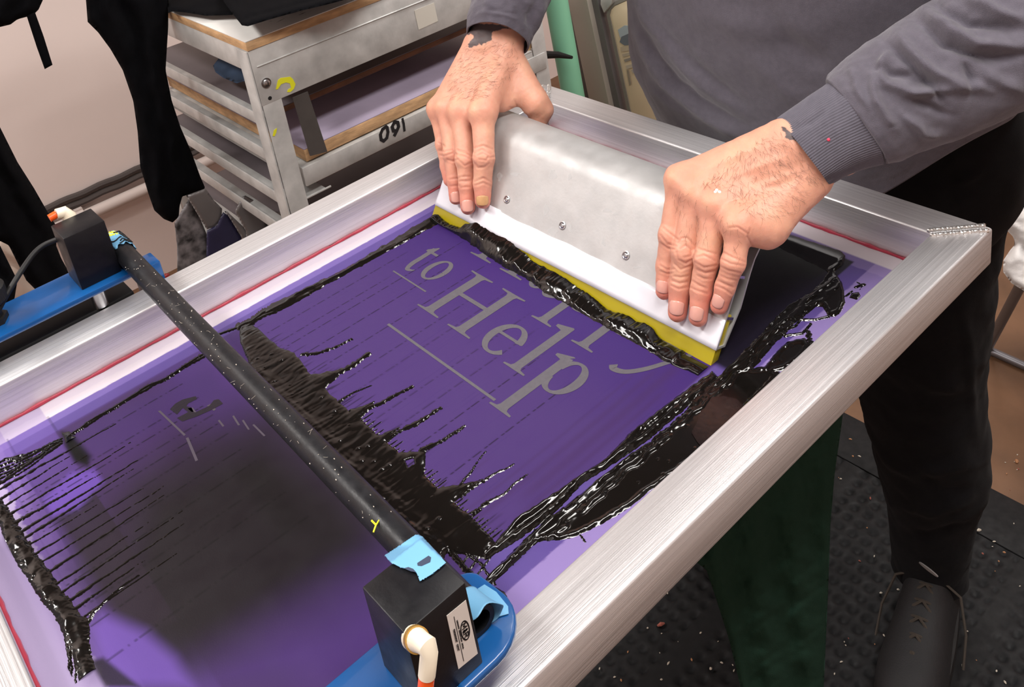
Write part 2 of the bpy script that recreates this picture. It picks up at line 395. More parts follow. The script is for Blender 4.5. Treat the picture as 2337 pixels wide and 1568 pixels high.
def gt(x, b, xh, t, sc):
    g = Glyph(); g.rib([(x-3*sc,b+xh*1.12),(x-2*sc,b+xh*.6),(x-1.5*sc,b+xh*.25),(x+2*sc,b+.5*sc),(x+8*sc,b+1.5*sc),(x+10.5*sc,b+4*sc)],[6.2*sc,6.4*sc,6.4*sc,5.2*sc,2.6*sc,1.2*sc])
    g.poly([(x-9*sc,b+xh-4*sc),(x+10*sc,b+xh-4*sc),(x+10*sc,b+xh-.6*sc),(x-9*sc,b+xh-.6*sc)])
    g.poly([(x-9*sc,b+xh-1*sc),(x+1*sc,b+xh-1*sc),(x+1*sc,b+xh+8*sc),(x-1*sc,b+xh+8*sc)]); return g
gt(141.5,-340.5,36.5,-294,.98).build()
g = Glyph(); ring(g,171.5,-322.2,10.6,16.2,6.4,2.6); g.build()
def ge(x0, x1, b, xh):
    g = Glyph(); cx = (x0+x1)/2; cy = b+xh/2; rx = (x1-x0)/2-3.4; ry = xh/2-1.6
    ring(g,cx,cy,rx,ry,8.4,3.2,8,318,30,0)
    m = cy+xh*.10; g.poly([(cx-rx-.5,m-1.5),(cx+rx+2.6,m-1.5),(cx+rx+2.2,m+1.6),(cx-rx-.5,m+1.6)]); return g
ge(290.5,328.5,-370.6,42.6).build()
def gl_(c, b, t, sw, ser=27):
    g = Glyph(); g.poly([(c-sw/2,b),(c+sw/2,b),(c+sw/2,t),(c-sw/2,t-4)]); g.serif(c,b,ser,sw,1); g.poly([(c-sw/2-8.5,t-3.8),(c-sw/2-8.2,t-6.8),(c-sw/2+.5,t-8.5),(c+sw/2,t),(c+sw/2-2,t+.8)]); return g
gl_(345.5,-371,-300.3,9.6).build()
def gp(c, b, xh, d, sw, bw, ser=26):
    g = Glyph(); t = b+xh
    g.poly([(c-sw/2,b-d),(c+sw/2,b-d),(c+sw/2,t-1),(c-sw/2,t-4)]); g.serif(c,b-d,ser,sw,1)
    g.poly([(c-sw/2-8,t-3.5),(c-sw/2-7.6,t-6.3),(c-sw/2+.4,t-7.8),(c+sw/2,t+1.5),(c+sw/2-2,t+2)])
    cx = c+sw/2+bw/2-4.5; rx = bw/2-1; ry = xh/2-1.2
    ring(g,cx,b+xh/2,rx,ry,8.6*sw/9.6,3.0,-160,160,26,4); return g
gp(373.3,-370.5,42,40.5,9.8,29).build()
# row behind the ink bead: Happy
gH(174.7,254.6,-281,-214,10,32.5).build()
g = Glyph(); ring(g,272,-267,8.2,13,7,2.8); g.rib([(285,-244),(286,-262),(287,-275),(291,-281),(299,-280),(305,-276)],[8,8,8,5.5,3,1.5]); g.build()
gp(317,-280.5,41,31.5,9.2,29).build(); gp(371,-280.5,41,32.6,9.2,29).build()
g = Glyph(); g.rib([(461,-243),(452,-262),(442,-283),(433,-300),(423,-312),(413,-315.6),(409,-312)],[4,4,4.6,5,5.2,6,7.5]); g.rib([(420,-243),(432,-262),(441,-281)],[8.5,9,8]); g.build()
for (xa,xb,yy,w_) in ((134.2,191.6,-351.6,1.9),(203.2,362,-405.6,2.7)):
    mb = MB(); mb.add([(xa/1000,(yy-w_/2)/1000,LZ),(xb/1000,(yy-w_/2)/1000,LZ),(xb/1000,(yy+w_/2)/1000,LZ),(xa/1000,(yy+w_/2)/1000,LZ)],[(0,1,2,3)]); mb.build('rule_line', M['bump_grey'], fr)
# ghost of inked-over letters near the bar
mb = MB(); k_ = 0
for pl in ([(388,934),(400,921),(416,912),(447,904),(449,911),(430,920),(425,927),(437,930),(444,944),(430,941),(417,931),(404,946)],
           [(404,954),(432,939),(446,941),(478,926),(488,913),(499,911),(509,921),(484,935),(450,950),(416,962)]):
    mb.add([at(*q, z=LZ+k_*1e-5) for q in pl], [tuple(range(len(pl)))]); k_ += 1
mb.build('letter', M['stencil_dark'], fr, label='ink-covered stencil letter')
mb = MB()
for pl in ([(360,938),(366,937),(424,992),(420,995)],[(424,1000),(430,998),(452,1050),(446,1053)],[(497,960),(501,958),(512,972),(508,974)],[(530,950),(534,948),(548,970),(543,971)],[(552,960),(556,958),(570,980),(566,981)],[(576,970),(580,968),(606,994),(602,996)],[(428,932),(446,948),(452,946),(440,930)],[(472,926),(488,938),(493,934),(480,922)]):
    mb.add([at(*q, z=LZ) for q in pl], [tuple(range(len(pl)))])
mb.build('letter', mat('ghost_grey', srgb(70,62,74), .5), fr, label='faint remains of stencil lettering')
over_patch = [(1578,985),(1590,962),(1604,930),(1618,906),(1650,902),(1684,912),(1700,930),(1664,968),(1622,1008),(1604,1024),(1590,1010)]
# ------------------------------------------------------------------ wet ink: height field over the mesh
def inkfield(name, xr, yr, step, fn, label, parent=None, seed=0):
    xs = np.arange(xr[0], xr[1]+step/2, step); ys = np.arange(yr[0], yr[1]+step/2, step)
    X, Y = np.meshgrid(xs, ys, indexing='ij'); P = np.stack([X.ravel(), Y.ravel(), np.full(X.size, MZ)], 1)
    h = fn(pr(P), P).reshape(X.shape)
    keep = h > -.00045
    c = keep[:-1,:-1]|keep[1:,:-1]|keep[:-1,1:]|keep[1:,1:]
    ny = len(ys); ii, jj = np.nonzero(c); a = ii*ny+jj; Q = np.stack([a, a+ny, a+ny+1, a+1], 1)
    used = np.unique(Q); mp = np.full(X.size, -1); mp[used] = np.arange(len(used))
    P[:,2] = MZ + np.maximum(h.ravel(), -.0006)
    o = qmesh(name, P[used], mp[Q], M['ink'], None, smooth=True)
    setp(o, label, 'ink', 'wet ink on the screen', 'stuff'); return o
def blobf(U, poly, H, w, rag=3, sc=.02, seed=0, rim=0, rw=7):   # polygon in the photo's frame -> ink height
    d = polysd(U, poly)+rag*wn(U, sc, seed, 4)
    h = np.where(d>0, H*(1-np.exp(-np.maximum(d,0)/w)), d*.00012)
    if rim: h = h+np.where(d>0, rim*np.exp(-((d-rw)/(rw*.7))**2), 0)
    return h
def streak(U, pts, r0, r1, H, seed=0, wob=2.0, br=0):     # thin string of ink, r in pixels
    d, t = seglen(U+wob*np.stack([wn(U,.012,seed,2), wn(U,.012,seed+9,2)],1), pts)
    r = r0*(1-t)+r1*t; r = r*(1+.45*wn(np.stack([t*len(pts)*40, t*0],1), .12, seed+3, 2))
    e = r-d
    if br: e = e-br*(wn(np.stack([t*60, t*0],1), .5, seed+4, 2)>.25)
    return np.where(e>0, H*np.sqrt(np.clip(e/np.maximum(r,.5),0,1)), e*.00012)
BAND = [(546,743),(560,738),(579,743),(640,795),(672,806),(708,856),(792,839),(742,887),(768,912),(794,937),(857,915),(823,956),(861,994),(912,975),(883,1009),(909,1033),(971,1028),(969,1085),(1000,1114),(1060,1104),(1096,1095),(1036,1147),(1077,1181),(1132,1238),(1110,1276),(1070,1268),(1024,1257),(1000,1290),(900,1260),(700,1030),(560,860),(572,838),(550,784)]
def drops(P, box, n, seed, r0=.0006, r1=.0016):
    r = np.random.default_rng(seed); h = np.zeros(len(P))
    for k in range(n):
        cx_, cy_ = r.uniform(box[0],box[1]), r.uniform(box[2],box[3]); R_ = r.uniform(r0,r1); e = r.uniform(.5,1); m = (np.abs(P[:,0]-cx_)<4*R_)&(np.abs(P[:,1]-cy_)<4*R_)
        d = np.hypot((P[m,0]-cx_)/e,(P[m,1]-cy_))/R_; h[m] += R_*.75*np.exp(-d**2)
    return h
def f_ridge(U, P):
    n = wn(P[:,:2]*np.array([26,60]), 1, 3, 2); n2 = wn(P[:,:2]*np.array([55,16]), 1, 4, 2); n3 = wn(P[:,:2], 60, 6, 2)
    h = blobf(U, BAND, .0016, 8, 2.4, .03, 1)
    inside = h>0
    ridge = np.exp(-((P[:,1]+.530)/.011)**2)
    h = np.where(inside, h*(1+.06*n3)+ridge*.0026*(1+.25*n)*sst(P[:,0],.085,.11)+.00030*np.abs(n2)+drops(P,(.09,.48,-.585,-.50),70,1), h)
    H_ = [h]
    for i,(pts,r0,r1) in enumerate([
        ([(690,812),(760,796),(850,750),(960,690)],4,.6),([(742,868),(800,835),(900,770),(1010,690)],7,.8),
        ([(820,942),(900,905),(1000,850),(1080,800)],6,.6),([(880,1000),(940,972),(1060,900),(1180,830)],6,.6),
        ([(960,1030),(1010,1005),(1080,960),(1160,900)],6,.7),([(1040,1120),(1075,1075),(1110,1030)],4,.5),
        ([(1050,1130),(1110,1092),(1190,1050)],6,.8),([(1080,1170),(1150,1125),(1230,1060)],5,.7),
        ([(775,915),(810,895),(850,880)],3,.5)]):
        H_.append(streak(U, pts, r0, r1, .0010, 20+i, 2.2, 1.2))
    for k in range(46):
        t = k/45; bx = 800+t*320; by = 945+t*285
        H_.append(np.where((np.abs(U[:,0]-bx)<60)&(np.abs(U[:,1]-by)<60), streak(U, [(bx-6,by+4),(bx+14+18*((k*37)%7)/7,by-12-12*((k*37)%7)/7)], 2.2, .5, .0006, 60+k, .6), -.01))
    # small strings towards the right block
    for i,(pts,r) in enumerate([([(1030,1262),(1062,1300),(1100,1330),(1150,1362)],7),([(1050,1290),(1074,1262)],2.2),([(1068,1306),(1096,1268)],2.2),([(1085,1318),(1118,1274)],2.2),([(1110,1338),(1150,1290),(1230,1232)],3.0),([(1040,1262),(1060,1262),(1100,1290),(1130,1334)],3)]):
        H_.append(streak(U, pts, r, r*.8, .0012, 90+i, 1.5))
    H_.append(blobf(U, [(1118,1342),(1132,1340),(1152,1352),(1156,1366),(1146,1368),(1128,1356)], .0018, 5, 1, .05, 7))
    # pinhole
    hole = polysd(U, [(924,1052),(944,1046),(948,1060),(932,1070)])
    h = np.maximum.reduce(H_); return np.where(hole>0, -.0006, h)
def f_left(U, P):
    H_ = [blobf(U, [(600,716),(618,694),(640,684),(700,655),(780,618),(860,570),(940,520),(985,494),(1004,490),(1006,508),(900,566),(760,642),(660,700),(628,714)], .0016, 5, 2, .03, 31)]
    h = H_[0]; inside = h>0
    n = wn(np.stack([U@np.array([.9,-.5])*.012, U@np.array([.45,.9])*.10],1), .5, 33, 2)
    h = np.where(inside, h*(1+.3*n)+.0006*np.clip(n,0,1), h)
    H_ = [h, streak(U,[(546,745),(575,733),(600,715),(630,700)],7,8,.0013,34,2),
          streak(U,[(552,752),(600,722),(640,705)],4,4,.001,35,2),
          streak(U,[(486,798),(440,824),(380,862),(320,892),(260,932),(200,966),(155,998)],4,3,.0014,36,2.5),
          streak(U,[(470,812),(400,850),(330,892),(260,928),(190,975)],2.2,2,.0010,37,2.5),
          streak(U,[(540,748),(500,762),(486,770)],3,2,.0008,38,1),
          blobf(U,[(142,988),(158,984),(166,994),(182,1000),(198,1030),(206,1050),(186,1056),(170,1046),(152,1020)],.0012,5,3,.06,39)]
    return np.maximum.reduce(H_)
NEAR = [(-40,1120),(-10,1120),(26,1173),(52,1215),(77,1254),(111,1300),(141,1347),(165,1375),(183,1403),(205,1415),(203,1450),(206,1492),(232,1568),(240,1640),(190,1640),(185,1560),(160,1490),(128,1411),(85,1360),(62,1320),(38,1283),(4,1241),(0,1200),(-40,1150)]
def f_near(U, P):
    n = wn(P[:,:2]*np.array([22,60]), 1, 43, 2); n2 = wn(P[:,:2], 40, 44, 2)
    h = blobf(U, NEAR, .0022, 9, 4.5, .05, 41); h = np.where(h>0, h*(1+.35*n+.25*n2), h); H_ = [h]
    rr = np.random.default_rng(5)
    ends = [(-2,1118),(8,1135),(20,1150),(30,1170),(40,1190),(55,1210),(60,1226),(72,1240),(84,1262),(100,1280),(118,1302),(140,1326),(150,1345),(162,1368),(176,1386),(196,1404)]
    for i,(ax,ay) in enumerate(ends):
        L_ = rr.uniform(70,260); 
        # strokes run along the frame's long side
        a = at(ax,ay,z=MZ); b = a+np.array([rr.uniform(-.003,.003), L_/2300., 0]); q = pr([a+np.array([0,-.004,0]), b])
        H_.append(streak(U, [tuple(q[0]), tuple((q[0]*.7+q[1]*.3)), tuple(q[1])], rr.uniform(2,4.5), .4, .0006, 200+i, 1.2, .6))
    # dense strings to the upper corner
    for i in range(9):
        H_.append(streak(U, [(-20,1120-i*8+rr.uniform(-3,3)),(60,1068-i*4+rr.uniform(-3,3)),(140,1012-i*1.5)], rr.uniform(1.5,3.6), 1.6, .001, 240+i, 2.5, .8))
    H_.append(streak(U,[(205,1415),(215,1398),(240,1372),(290,1330),(318,1312)],4,.8,.0013,260,1.5))
    for i in range(7):
        H_.append(streak(U, [(150+i*9,1440+i*14),(156+i*8,1520),(150+i*12,1600)], 3, 1.4, .001, 270+i, 3))
    return np.maximum.reduce(H_)
POOL = [(1100,1336),(1138,1290),(1190,1240),(1245,1187),(1290,1155),(1330,1125),(1406,1064),(1483,1010),(1559,945),(1605,896),(1640,862),(1700,800),(1760,740),(1800,700),(1850,668),(1880,640),(1890,622),(1860,604),(1790,572),(1700,530),(1560,470),(1560,450),(1700,500),(1756,522),(1800,536),(1870,558),(1916,572),(1928,584),(1924,600),(1904,622),(1918,640),(1927,664),(1928,690),(1920,712),(1905,722),(1890,722),(1878,700),(1862,700),(1842,716),(1812,738),(1786,768),(1762,790),(1738,820),(1720,840),(1745,836),(1775,800),(1800,778),(1838,770),(1846,790),(1840,806),(1826,822),(1790,846),(1768,850),(1788,850),(1600,1042),(1487,1118),(1425,1167),(1368,1198),(1320,1222),(1291,1232),(1256,1233),(1226,1236),(1188,1271),(1138,1320),(1105,1346)]
def f_pool(U, P):
    n = wn(P[:,:2]*np.array([90,18]), 1, 51, 2); n2 = wn(P[:,:2], 28, 52, 3)
    d = polysd(U, POOL)+1.8*wn(U, .03, 53, 4)
    h = np.where(d>0, .0009*(1-np.exp(-d/5)), d*.00012)
    # squeegee-drawn ridges just outside the printed rectangle
    xr = P[:,0]
    rg = (np.exp(-((xr-.4795-.0012*n2)/.0026)**2)*.0028 + np.exp(-((xr-.488-.0022*n2)/.0028)**2)*.0026*(1+.5*n)+ np.exp(-((xr-.4965-.003*n2)/.002)**2)*.0016*(1+.6*n))
    h = np.where(d>0, h+rg*sst(P[:,1],-.56,-.50)*(1-.6*sst(P[:,1],-.2,-.08)), h)
    # thick far edge behind the squeegee
    h = np.where(d>0, h+.0012*np.exp(-((P[:,1]+.072)/.010)**2)*sst(xr,.30,.36), h)
    h = np.where(d>2, h+drops(P,(.475,.545,-.50,-.06),90,2,.0005,.0013), h)
    # rim of the pool
    h = np.where(d>0, h+.0011*np.exp(-((d-7-2*n2)/4.5)**2)*(xr>.49), h)
    H_ = [h]
    R1 = [(1100,1268),(1140,1228),(1177,1184),(1253,1135),(1314,1093),(1379,1050),(1444,984),(1521,924),(1600,866),(1625,850),(1640,862),(1605,900),(1540,952),(1480,1004),(1395,1062),(1330,1102),(1272,1164),(1226,1202),(1170,1240),(1108,1278)]
    d1 = polysd(U, R1)+1.5*wn(U,.03,57,4)
    h1 = np.where(d1>0, .0006*(1-np.exp(-d1/4))+.0028*np.exp(-((d1-9)/8.)**2)*(1+.4*n), d1*.00012); H_.append(h1)
    for i,(pts,r) in enumerate([([(1824,732),(1860,730),(1890,722)],2.5),([(1700,800),(1760,765),(1815,745),(1838,715)],2.5),([(1792,768),(1830,760),(1850,740)],3),([(1845,760),(1848,780),(1842,800)],6),([(1951,655),(1965,651),(1974,650)],2.5),([(1930,676),(1945,664)],1.6),([(1318,1212),(1336,1238)],1.3)]):
        H_.append(streak(U, pts, r, r, .0014, 300+i, 1.5))
    H_.append(blobf(U, [(1938,680),(1945,668),(1960,667),(1964,676),(1954,684)], .0014, 4, 1, .05, 58))
    H_.append(blobf(U, [(1950,640),(1966,648),(1972,650),(1962,662),(1966,652)], .001, 3, 1, .05, 59))
    h = np.maximum.reduce(H_)
    return h
mb = MB(); mb.add([at(a+2*math.sin(i*2.1), b+2*math.cos(i*1.7), z=MZ+.0016) for i,(a,b) in enumerate(over_patch)], [tuple(range(len(over_patch)))[::-1]])
o = mb.build('ink_film', mat('thin_brown_ink', srgb(30,23,23), .2, 0, .1, 200, cvar=.5, cscale=120, rvar=.1)); setp(o, 'brownish thin patch in the ink pool next to the right frame bar', 'ink', 'wet ink on the screen')
inkfield('ink_ridge', (.080,.520), (-.600,-.440), .00075, f_ridge, 'black ink ridge lying across the purple screen beside the black bar')
inkfield('ink_ridge', (.040,.110), (-.720,-.225), .0008, f_left, 'thin black ink ridge along the left edge of the printed area')
inkfield('ink_ridge', (.085,.345), (-.749,-.640), .0008, f_near, 'ragged black ink edge at the lower left end of the screen')
inkfield('ink_pool', (.330,.5462), (-.600,-.045), .00075, f_pool, 'glossy black ink pool lying along the right frame bar')
# ------------------------------------------------------------------ squeegee
SX0, SX1 = .0845, .4745
sq = empty('squeegee', (.28,-.262,MZ), 'wide aluminium squeegee with a yellow blade held in both hands', 'squeegee')
def arc(c, r, a0, a1, n): return [(c[0]+r*math.cos(math.radians(a0+(a1-a0)*i/n)), c[1]+r*math.sin(math.radians(a0+(a1-a0)*i/n))) for i in range(n+1)]
s0 = .0915; A = (P0[1]+PU[1]*s0, P0[2]+PU[2]*s0); r_ = .034; Cc = (A[0]-PN[1]*r_, A[1]-PN[2]*r_)
a_start = math.degrees(math.atan2(PN[2], PN[1]))        # ~146 deg
front = [(P0[1], P0[2])]+[(P0[1]+PU[1]*s, P0[2]+PU[2]*s) for s in (.02,.05)]+arc(Cc, r_, a_start, 62, 14)
back = [(-.1565,.0555),(-.160,.049),(-.170,.0445),(-.180,.0415),(-.188,.038),(-.1965,.0305),(-.2037,.0203),(-.2195,-.0055),(-.2362,-.0222),(-.2438,-.0300)]
outl = front+back
def offset(poly, d):
    out = []; n = len(poly)
    for i in range(n):
        a = np.array(poly[i-1]); b = np.array(poly[i]); c = np.array(poly[(i+1)%n])
        e1 = (b-a)/np.linalg.norm(b-a); e2 = (c-b)/np.linalg.norm(c-b)
        n1 = np.array([e1[1],-e1[0]]); n2 = np.array([e2[1],-e2[0]]); m_ = n1+n2; m_ /= np.linalg.norm(m_); k = 1/max(.5, m_@n1)
        out.append(tuple(b+m_*d*k))
    return out
inn = offset(outl, .0019)
mb = MB(); n = len(outl)
V = [(SX0,y,z) for y,z in outl]+[(SX1,y,z) for y,z in outl]+[(SX0,y,z) for y,z in inn]+[(SX1,y,z) for y,z in inn]
F = []
for i in range(n):
    j = (i+1)%n
    F += [(i,j,n+j,n+i),(2*n+j,2*n+i,3*n+i,3*n+j),(j,i,2*n+i,2*n+j),(n+i,n+j,3*n+j,3*n+i)]
mb.add(V, F)
mb.build('handle', M['plate'], sq, smooth=True, auto=math.radians(28))
mb = MB()      # inner webs of the extrusion
for s in (.026,.062):
    a = P0+PU*s-PN*.001; b = P0+PU*s-PN*(.012 if s<.04 else .010)
    mb.obox((SX0+.0005,a[1],a[2]),(SX0+.0005,b[1],b[2]),.001,.002,(1,0,0))
    mb.prism([(SX0+.0004,a[1],a[2]),(SX0+.0004,b[1],b[2]),(SX0+.0004,b[1]+.0012,b[2]+.002),(SX0+.0004,a[1]+.0012,a[2]+.002)], np.array([0,0,0.]), np.array([SX1-SX0-.0008,0,0]))
mb.build('web', M['steel'], sq)
# blade
b0 = P0+PU*-.019; t_ = .0085
def bl(s, o): p = P0+PU*s+PN*o; return (0,p[1],p[2])
poly = [bl(-.0165,-.0012), bl(.03,-.0012), bl(.03,-.0012-t_), bl(-.0105,-.0012-t_)]
mb = MB(); mb.prism([(SX0-.0025+0,q[1],q[2]) for q in poly], np.array([0,0,0.]), np.array([SX1-SX0+.0012,0,0])); mb.build('blade', M['yellow'], sq, bevel=.0006, seg=2, label='yellow rubber blade')
# white tape along the foot of the handle, a slightly wavy upper edge
nx_ = 160; V = []; F = []
prof = [(-.0006,-.0006),(-.0006,.0009),(.004,.0012),(.010,.0011),(.016,.0012),(.021,.0010),(1,.0008),(1,-.0002)]
for i in range(nx_+1):
    xx = SX0-.0004+(SX1-SX0+.0006)*i/nx_
    top = .0245+.0006*math.sin(i*.09)+.0004*math.sin(i*.31+1)
    if i < 42: top = max(top, .026+(.046-.026)*min(1,max(0,(34-i)/26)))     # taller at the end under the hand
    for s,o in prof:
        ss = top+(0 if o>0 else .0004) if s==1 else s
        w_ = .00035*math.sin(i*.31+ss*300)*(1 if 0<s<1 else 0)
        q = P0+PU*ss+PN*(o+w_+.00005); V.append((xx,q[1],q[2]))
k = len(prof)
for i in range(nx_):
    for j in range(k-1): F.append((i*k+j,(i+1)*k+j,(i+1)*k+j+1,i*k+j+1))
F.append(tuple(range(k))); F.append(tuple(nx_*k+j for j in range(k-1,-1,-1)))
mesh('tape_strip', V, F, M['whitetape'], sq, smooth=True, label='white tape strip')
for px_,py_ in ((1158,453),(1284,515),(1428,586),(1040,398),(1590,660)):
    c = pp(px_,py_); c[1:] = (P0+PU*.0395)[1:]
    mb = MB(); e1 = np.array([1,0,0.]); ring_ = lambda r,o: [c+(e1*math.cos(a)+PU*math.sin(a))*r+PN*o for a in np.linspace(0,2*pi,21)[:-1]]
    prof_ = [(.0042,.0003),(.0042,.0008),(.0034,.0010),(.0031,.0004),(.0030,.0003),(.0026,.0009),(.0018,.0014),(.0011,.0015),(.0009,.0008)]
    V = []; F = []
    for r,o in prof_: V += ring_(r,o)
    for i in range(len(prof_)-1):
        for a in range(20): F.append((i*20+a, i*20+(a+1)%20, (i+1)*20+(a+1)%20, (i+1)*20+a))
    F.append(tuple((len(prof_)-1)*20+a for a in range(20)))
    mb.add(V, F); mb.build('screw', M['steel'], sq, smooth=True, auto=math.radians(40))
smm = mat('pale_smudge', srgb(214,214,214), .6, .2, alpha=.45)
for i,(sx_,sy_,sw_,sh_) in enumerate(((1262,398,8,14),(1300,404,4,8),(1246,480,6,12),(1262,530,10,10),(1300,520,5,9),(1378,552,4,10),(1386,480,9,6),(1404,488,6,4),(1452,610,9,3),(1140,404,6,9),(1176,398,10,4),(1215,520,5,14))):
    pl = [pp(sx_+sw_*math.cos(t)*(1+.3*math.sin(3*t+i)), sy_+sh_*math.sin(t)*(1+.25*math.cos(2*t+i)), .00012+i*2e-6) for t in np.linspace(0,2*pi,19)[:-1]]
    mb = MB(); mb.add(pl, [tuple(range(len(pl)))[::-1]]); mb.build('smudge', smm, sq, label='pale finger smudge')
# ------------------------------------------------------------------ roll of ink carried in front of the blade
nx_, na = 420, 26; V = []; F = []
xs_ = np.linspace(.0885,.4725,nx_)
uptop = [(992,490),(1025,512),(1050,519),(1060,509),(1085,508),(1105,519),(1159,548),(1214,595),(1261,617),(1359,683),(1396,712),(1432,723),(1450,734),(1468,737),(1485,745),(1497,763),(1523,785),(1559,803),(1577,832),(1607,843)]
lo = [(995,505),(1035,528),(1075,555),(1112,582),(1148,606),(1199,632),(1243,665),(1301,697),(1388,748),(1450,781),(1523,825),(1599,857)]
ut = np.array([(lambda q:(q[0], float((q-P0)@PU)))(pp(a,b,.002)) for a,b in uptop]); lt = np.array([at(a,b,z=MZ+.001)[:2] for a,b in lo])
sU = np.interp(xs_, ut[:,0], ut[:,1]); yL = np.interp(xs_, lt[:,0], lt[:,1])
nn = wn(np.stack([xs_,xs_*0],1), 22, 3, 4); nn2 = wn(np.stack([xs_,xs_*0],1), 60, 4, 3)
sU = np.clip(sU+.0016*nn+.0008*nn2, -.0155, .004); yL = np.minimum(yL+.0012*nn2-.0006, -.268)
for i in range(nx_):
    top = P0+PU*sU[i]+PN*.0008; base = np.array([0,yL[i],MZ-.0004]); ctr = np.array([0,-.262,MZ-.0004])
    # quarter-round from the blade down to the mesh
    hin = top[2]-base[2]
    for k in range(na):
        t = k/(na-1); bul = math.sin(pi*t)
        p = top*(1-t)+base*t
        nrm = np.array([0,-.78,.62]); amp = .0045+.0012*nn[i]+.0006*nn2[i]
        yy = p[1]+nrm[1]*bul*amp; zz = p[2]+nrm[2]*bul*amp*.9
        w_ = .0005*math.sin(i*.05+k*.35+3*nn[i])*bul+.00016*math.sin(i*.21-k*.5)*bul
        V.append((xs_[i], yy-w_*.7, max(zz+w_, MZ-.0004)))
    V.append((xs_[i], -.262, MZ-.0004))
m_ = na+1
for i in range(nx_-1):
    for k in range(m_): F.append((i*m_+k, i*m_+(k+1)%m_, (i+1)*m_+(k+1)%m_, (i+1)*m_+k))
F += [tuple(range(m_-1,-1,-1)), tuple((nx_-1)*m_+k for k in range(m_))]
o = mesh('ink_bead', V, F, M['ink'], None, smooth=True); o.data.set_sharp_from_angle(angle=1.2)
setp(o, 'thick roll of black ink pushed along by the yellow squeegee blade', 'ink', 'wet ink on the screen', 'stuff')
# smears of ink on the yellow blade
def smear(polys, s=''):
    mb = MB()
    for pl in polys:
        P = [pp(a,b,.0) for a,b in pl]; P = [q+PN*(-.0009) for q in P]
        mb.prism(P, PN*0, PN*.0011)
    return mb
# ------------------------------------------------------------------ black bar lying across the frame
tb = empty('rubber_bar', (.28,-.556,.0), 'long black dusty bar lying across the screen frame between two black blocks', 'bar')
TP = [(-.0460,-.5592,.0387),(.15,-.5640,.0387),(.326,-.5670,.0385),(.487,-.5705,.0387),(.5625,-.5718,.0387)]
mb = MB(); pts = []; 
for i in range(len(TP)-1):
    for k in range(12): t = k/12; pts.append(np.array(TP[i])*(1-t)+np.array(TP[i+1])*t)
pts.append(np.array(TP[-1]))
TR = .0099
mb.tube(pts, TR, 40, cap=False); mb.tube([p for p in pts[::-1]], TR-.003, 40, cap=False)
# end rings
b = len(mb.V); N_ = len(pts)
mb.F += [((N_-1)*40+k, (N_-1)*40+(k+1)%40, N_*40+(40-k-1)%40, N_*40+(40-k)%40) for k in range(0)]
tub = mb.build('bar_sleeve', M['rubber'], tb, smooth=True)
def annulus(c, ax, r0, r1, n=40):
    mbx = MB(); ax = np.array(ax,float); u = np.cross(ax,(0,0,1.)); u /= np.linalg.norm(u); w = np.cross(ax,u)
    V = [np.array(c)+(u*math.cos(2*pi*k/n)+w*math.sin(2*pi*k/n))*r for r in (r0,r1) for k in range(n)]
    mbx.add(V, [(k,(k+1)%n,n+(k+1)%n,n+k) for k in range(n)]); return mbx
annulus(TP[-1], (1,0,0), TR-.003, TR).build('bar_end', M['rubber'], tb)
# lint on the bar
rr = np.random.default_rng(2); mb = MB()
for i in range(110):
    xx = rr.uniform(.02,.47); a = rr.uniform(60,170); yc = np.interp(xx,[t[0] for t in TP],[t[1] for t in TP])
    c = np.array([xx, yc+math.cos(math.radians(a))*(TR+.0002), .0386+math.sin(math.radians(a))*(TR+.0002)])
    if i%4==0:
        d = rr.normal(size=3); d[2] *= .3; d = d/np.linalg.norm(d)*rr.uniform(.001,.004); mb.tube([c-d, c+rr.normal(size=3)*.0003, c+d], .00008, 4)
    else:
        r = rr.uniform(.00025,.0007); mb.tube([c-np.array([r,0,0]), c+np.array([0,0,.0001]), c+np.array([r,0,0])], [r*.3,r*.7,r*.3], 6)
mb.build('lint', M['lint'], tb, kind='stuff', label='pale dust and lint')
mb = MB(); c = at(852,1188,z=.048); mb.tube([at(866,1186,z=.047),at(858,1198,z=.048),at(852,1215,z=.047)], .0006, 5); mb.tube([at(848,1188,z=.048),at(857,1197,z=.048)], .0006, 5)
mb.build('thread', M['yellowtape'], tb, label='small yellow thread')
# ------------------------------------------------------------------ clamp arms and air blocks
def arm(name, xa, xb, end_y, label):
    r = empty(name, ((xa+xb)/2, -.75, .005), label, 'clamp arm')
    return r
ar = arm('clamp_arm', .498, .592, -.53, 'blue clamp arm under the black block with the white label')
# channel section: top plate with rounded right shoulder and a skirt, rounded end
def arm_body(x0, x1, ye, top, skirt_x, parent, nm='arm_channel'):
    prof = [(x0,top-.006),(x0,top-.0015),(x0+.0015,top)]+[(x1-.010+.010*math.sin(a), top-.010+.010*math.cos(a)) for a in np.linspace(0,pi/2,7)]+[(x1,top-.0265)]
    inner = [(p[0], p[1]) for p in [(x1-.005,top-.0265),(x1-.005,top-.012),(x1-.012,top-.006)]]
    pr_ = prof+inner; mbx = MB()
    mbx.prism([(a,ye,b_) for a,b_ in pr_], np.array([0,0,0.]), np.array([0,-.45,0])); return mbx
mb = arm_body(.5205,.5800,-.6000,.0285,0,ar); mb.build('arm_channel', M['blue'], ar, smooth=True, auto=math.radians(50))
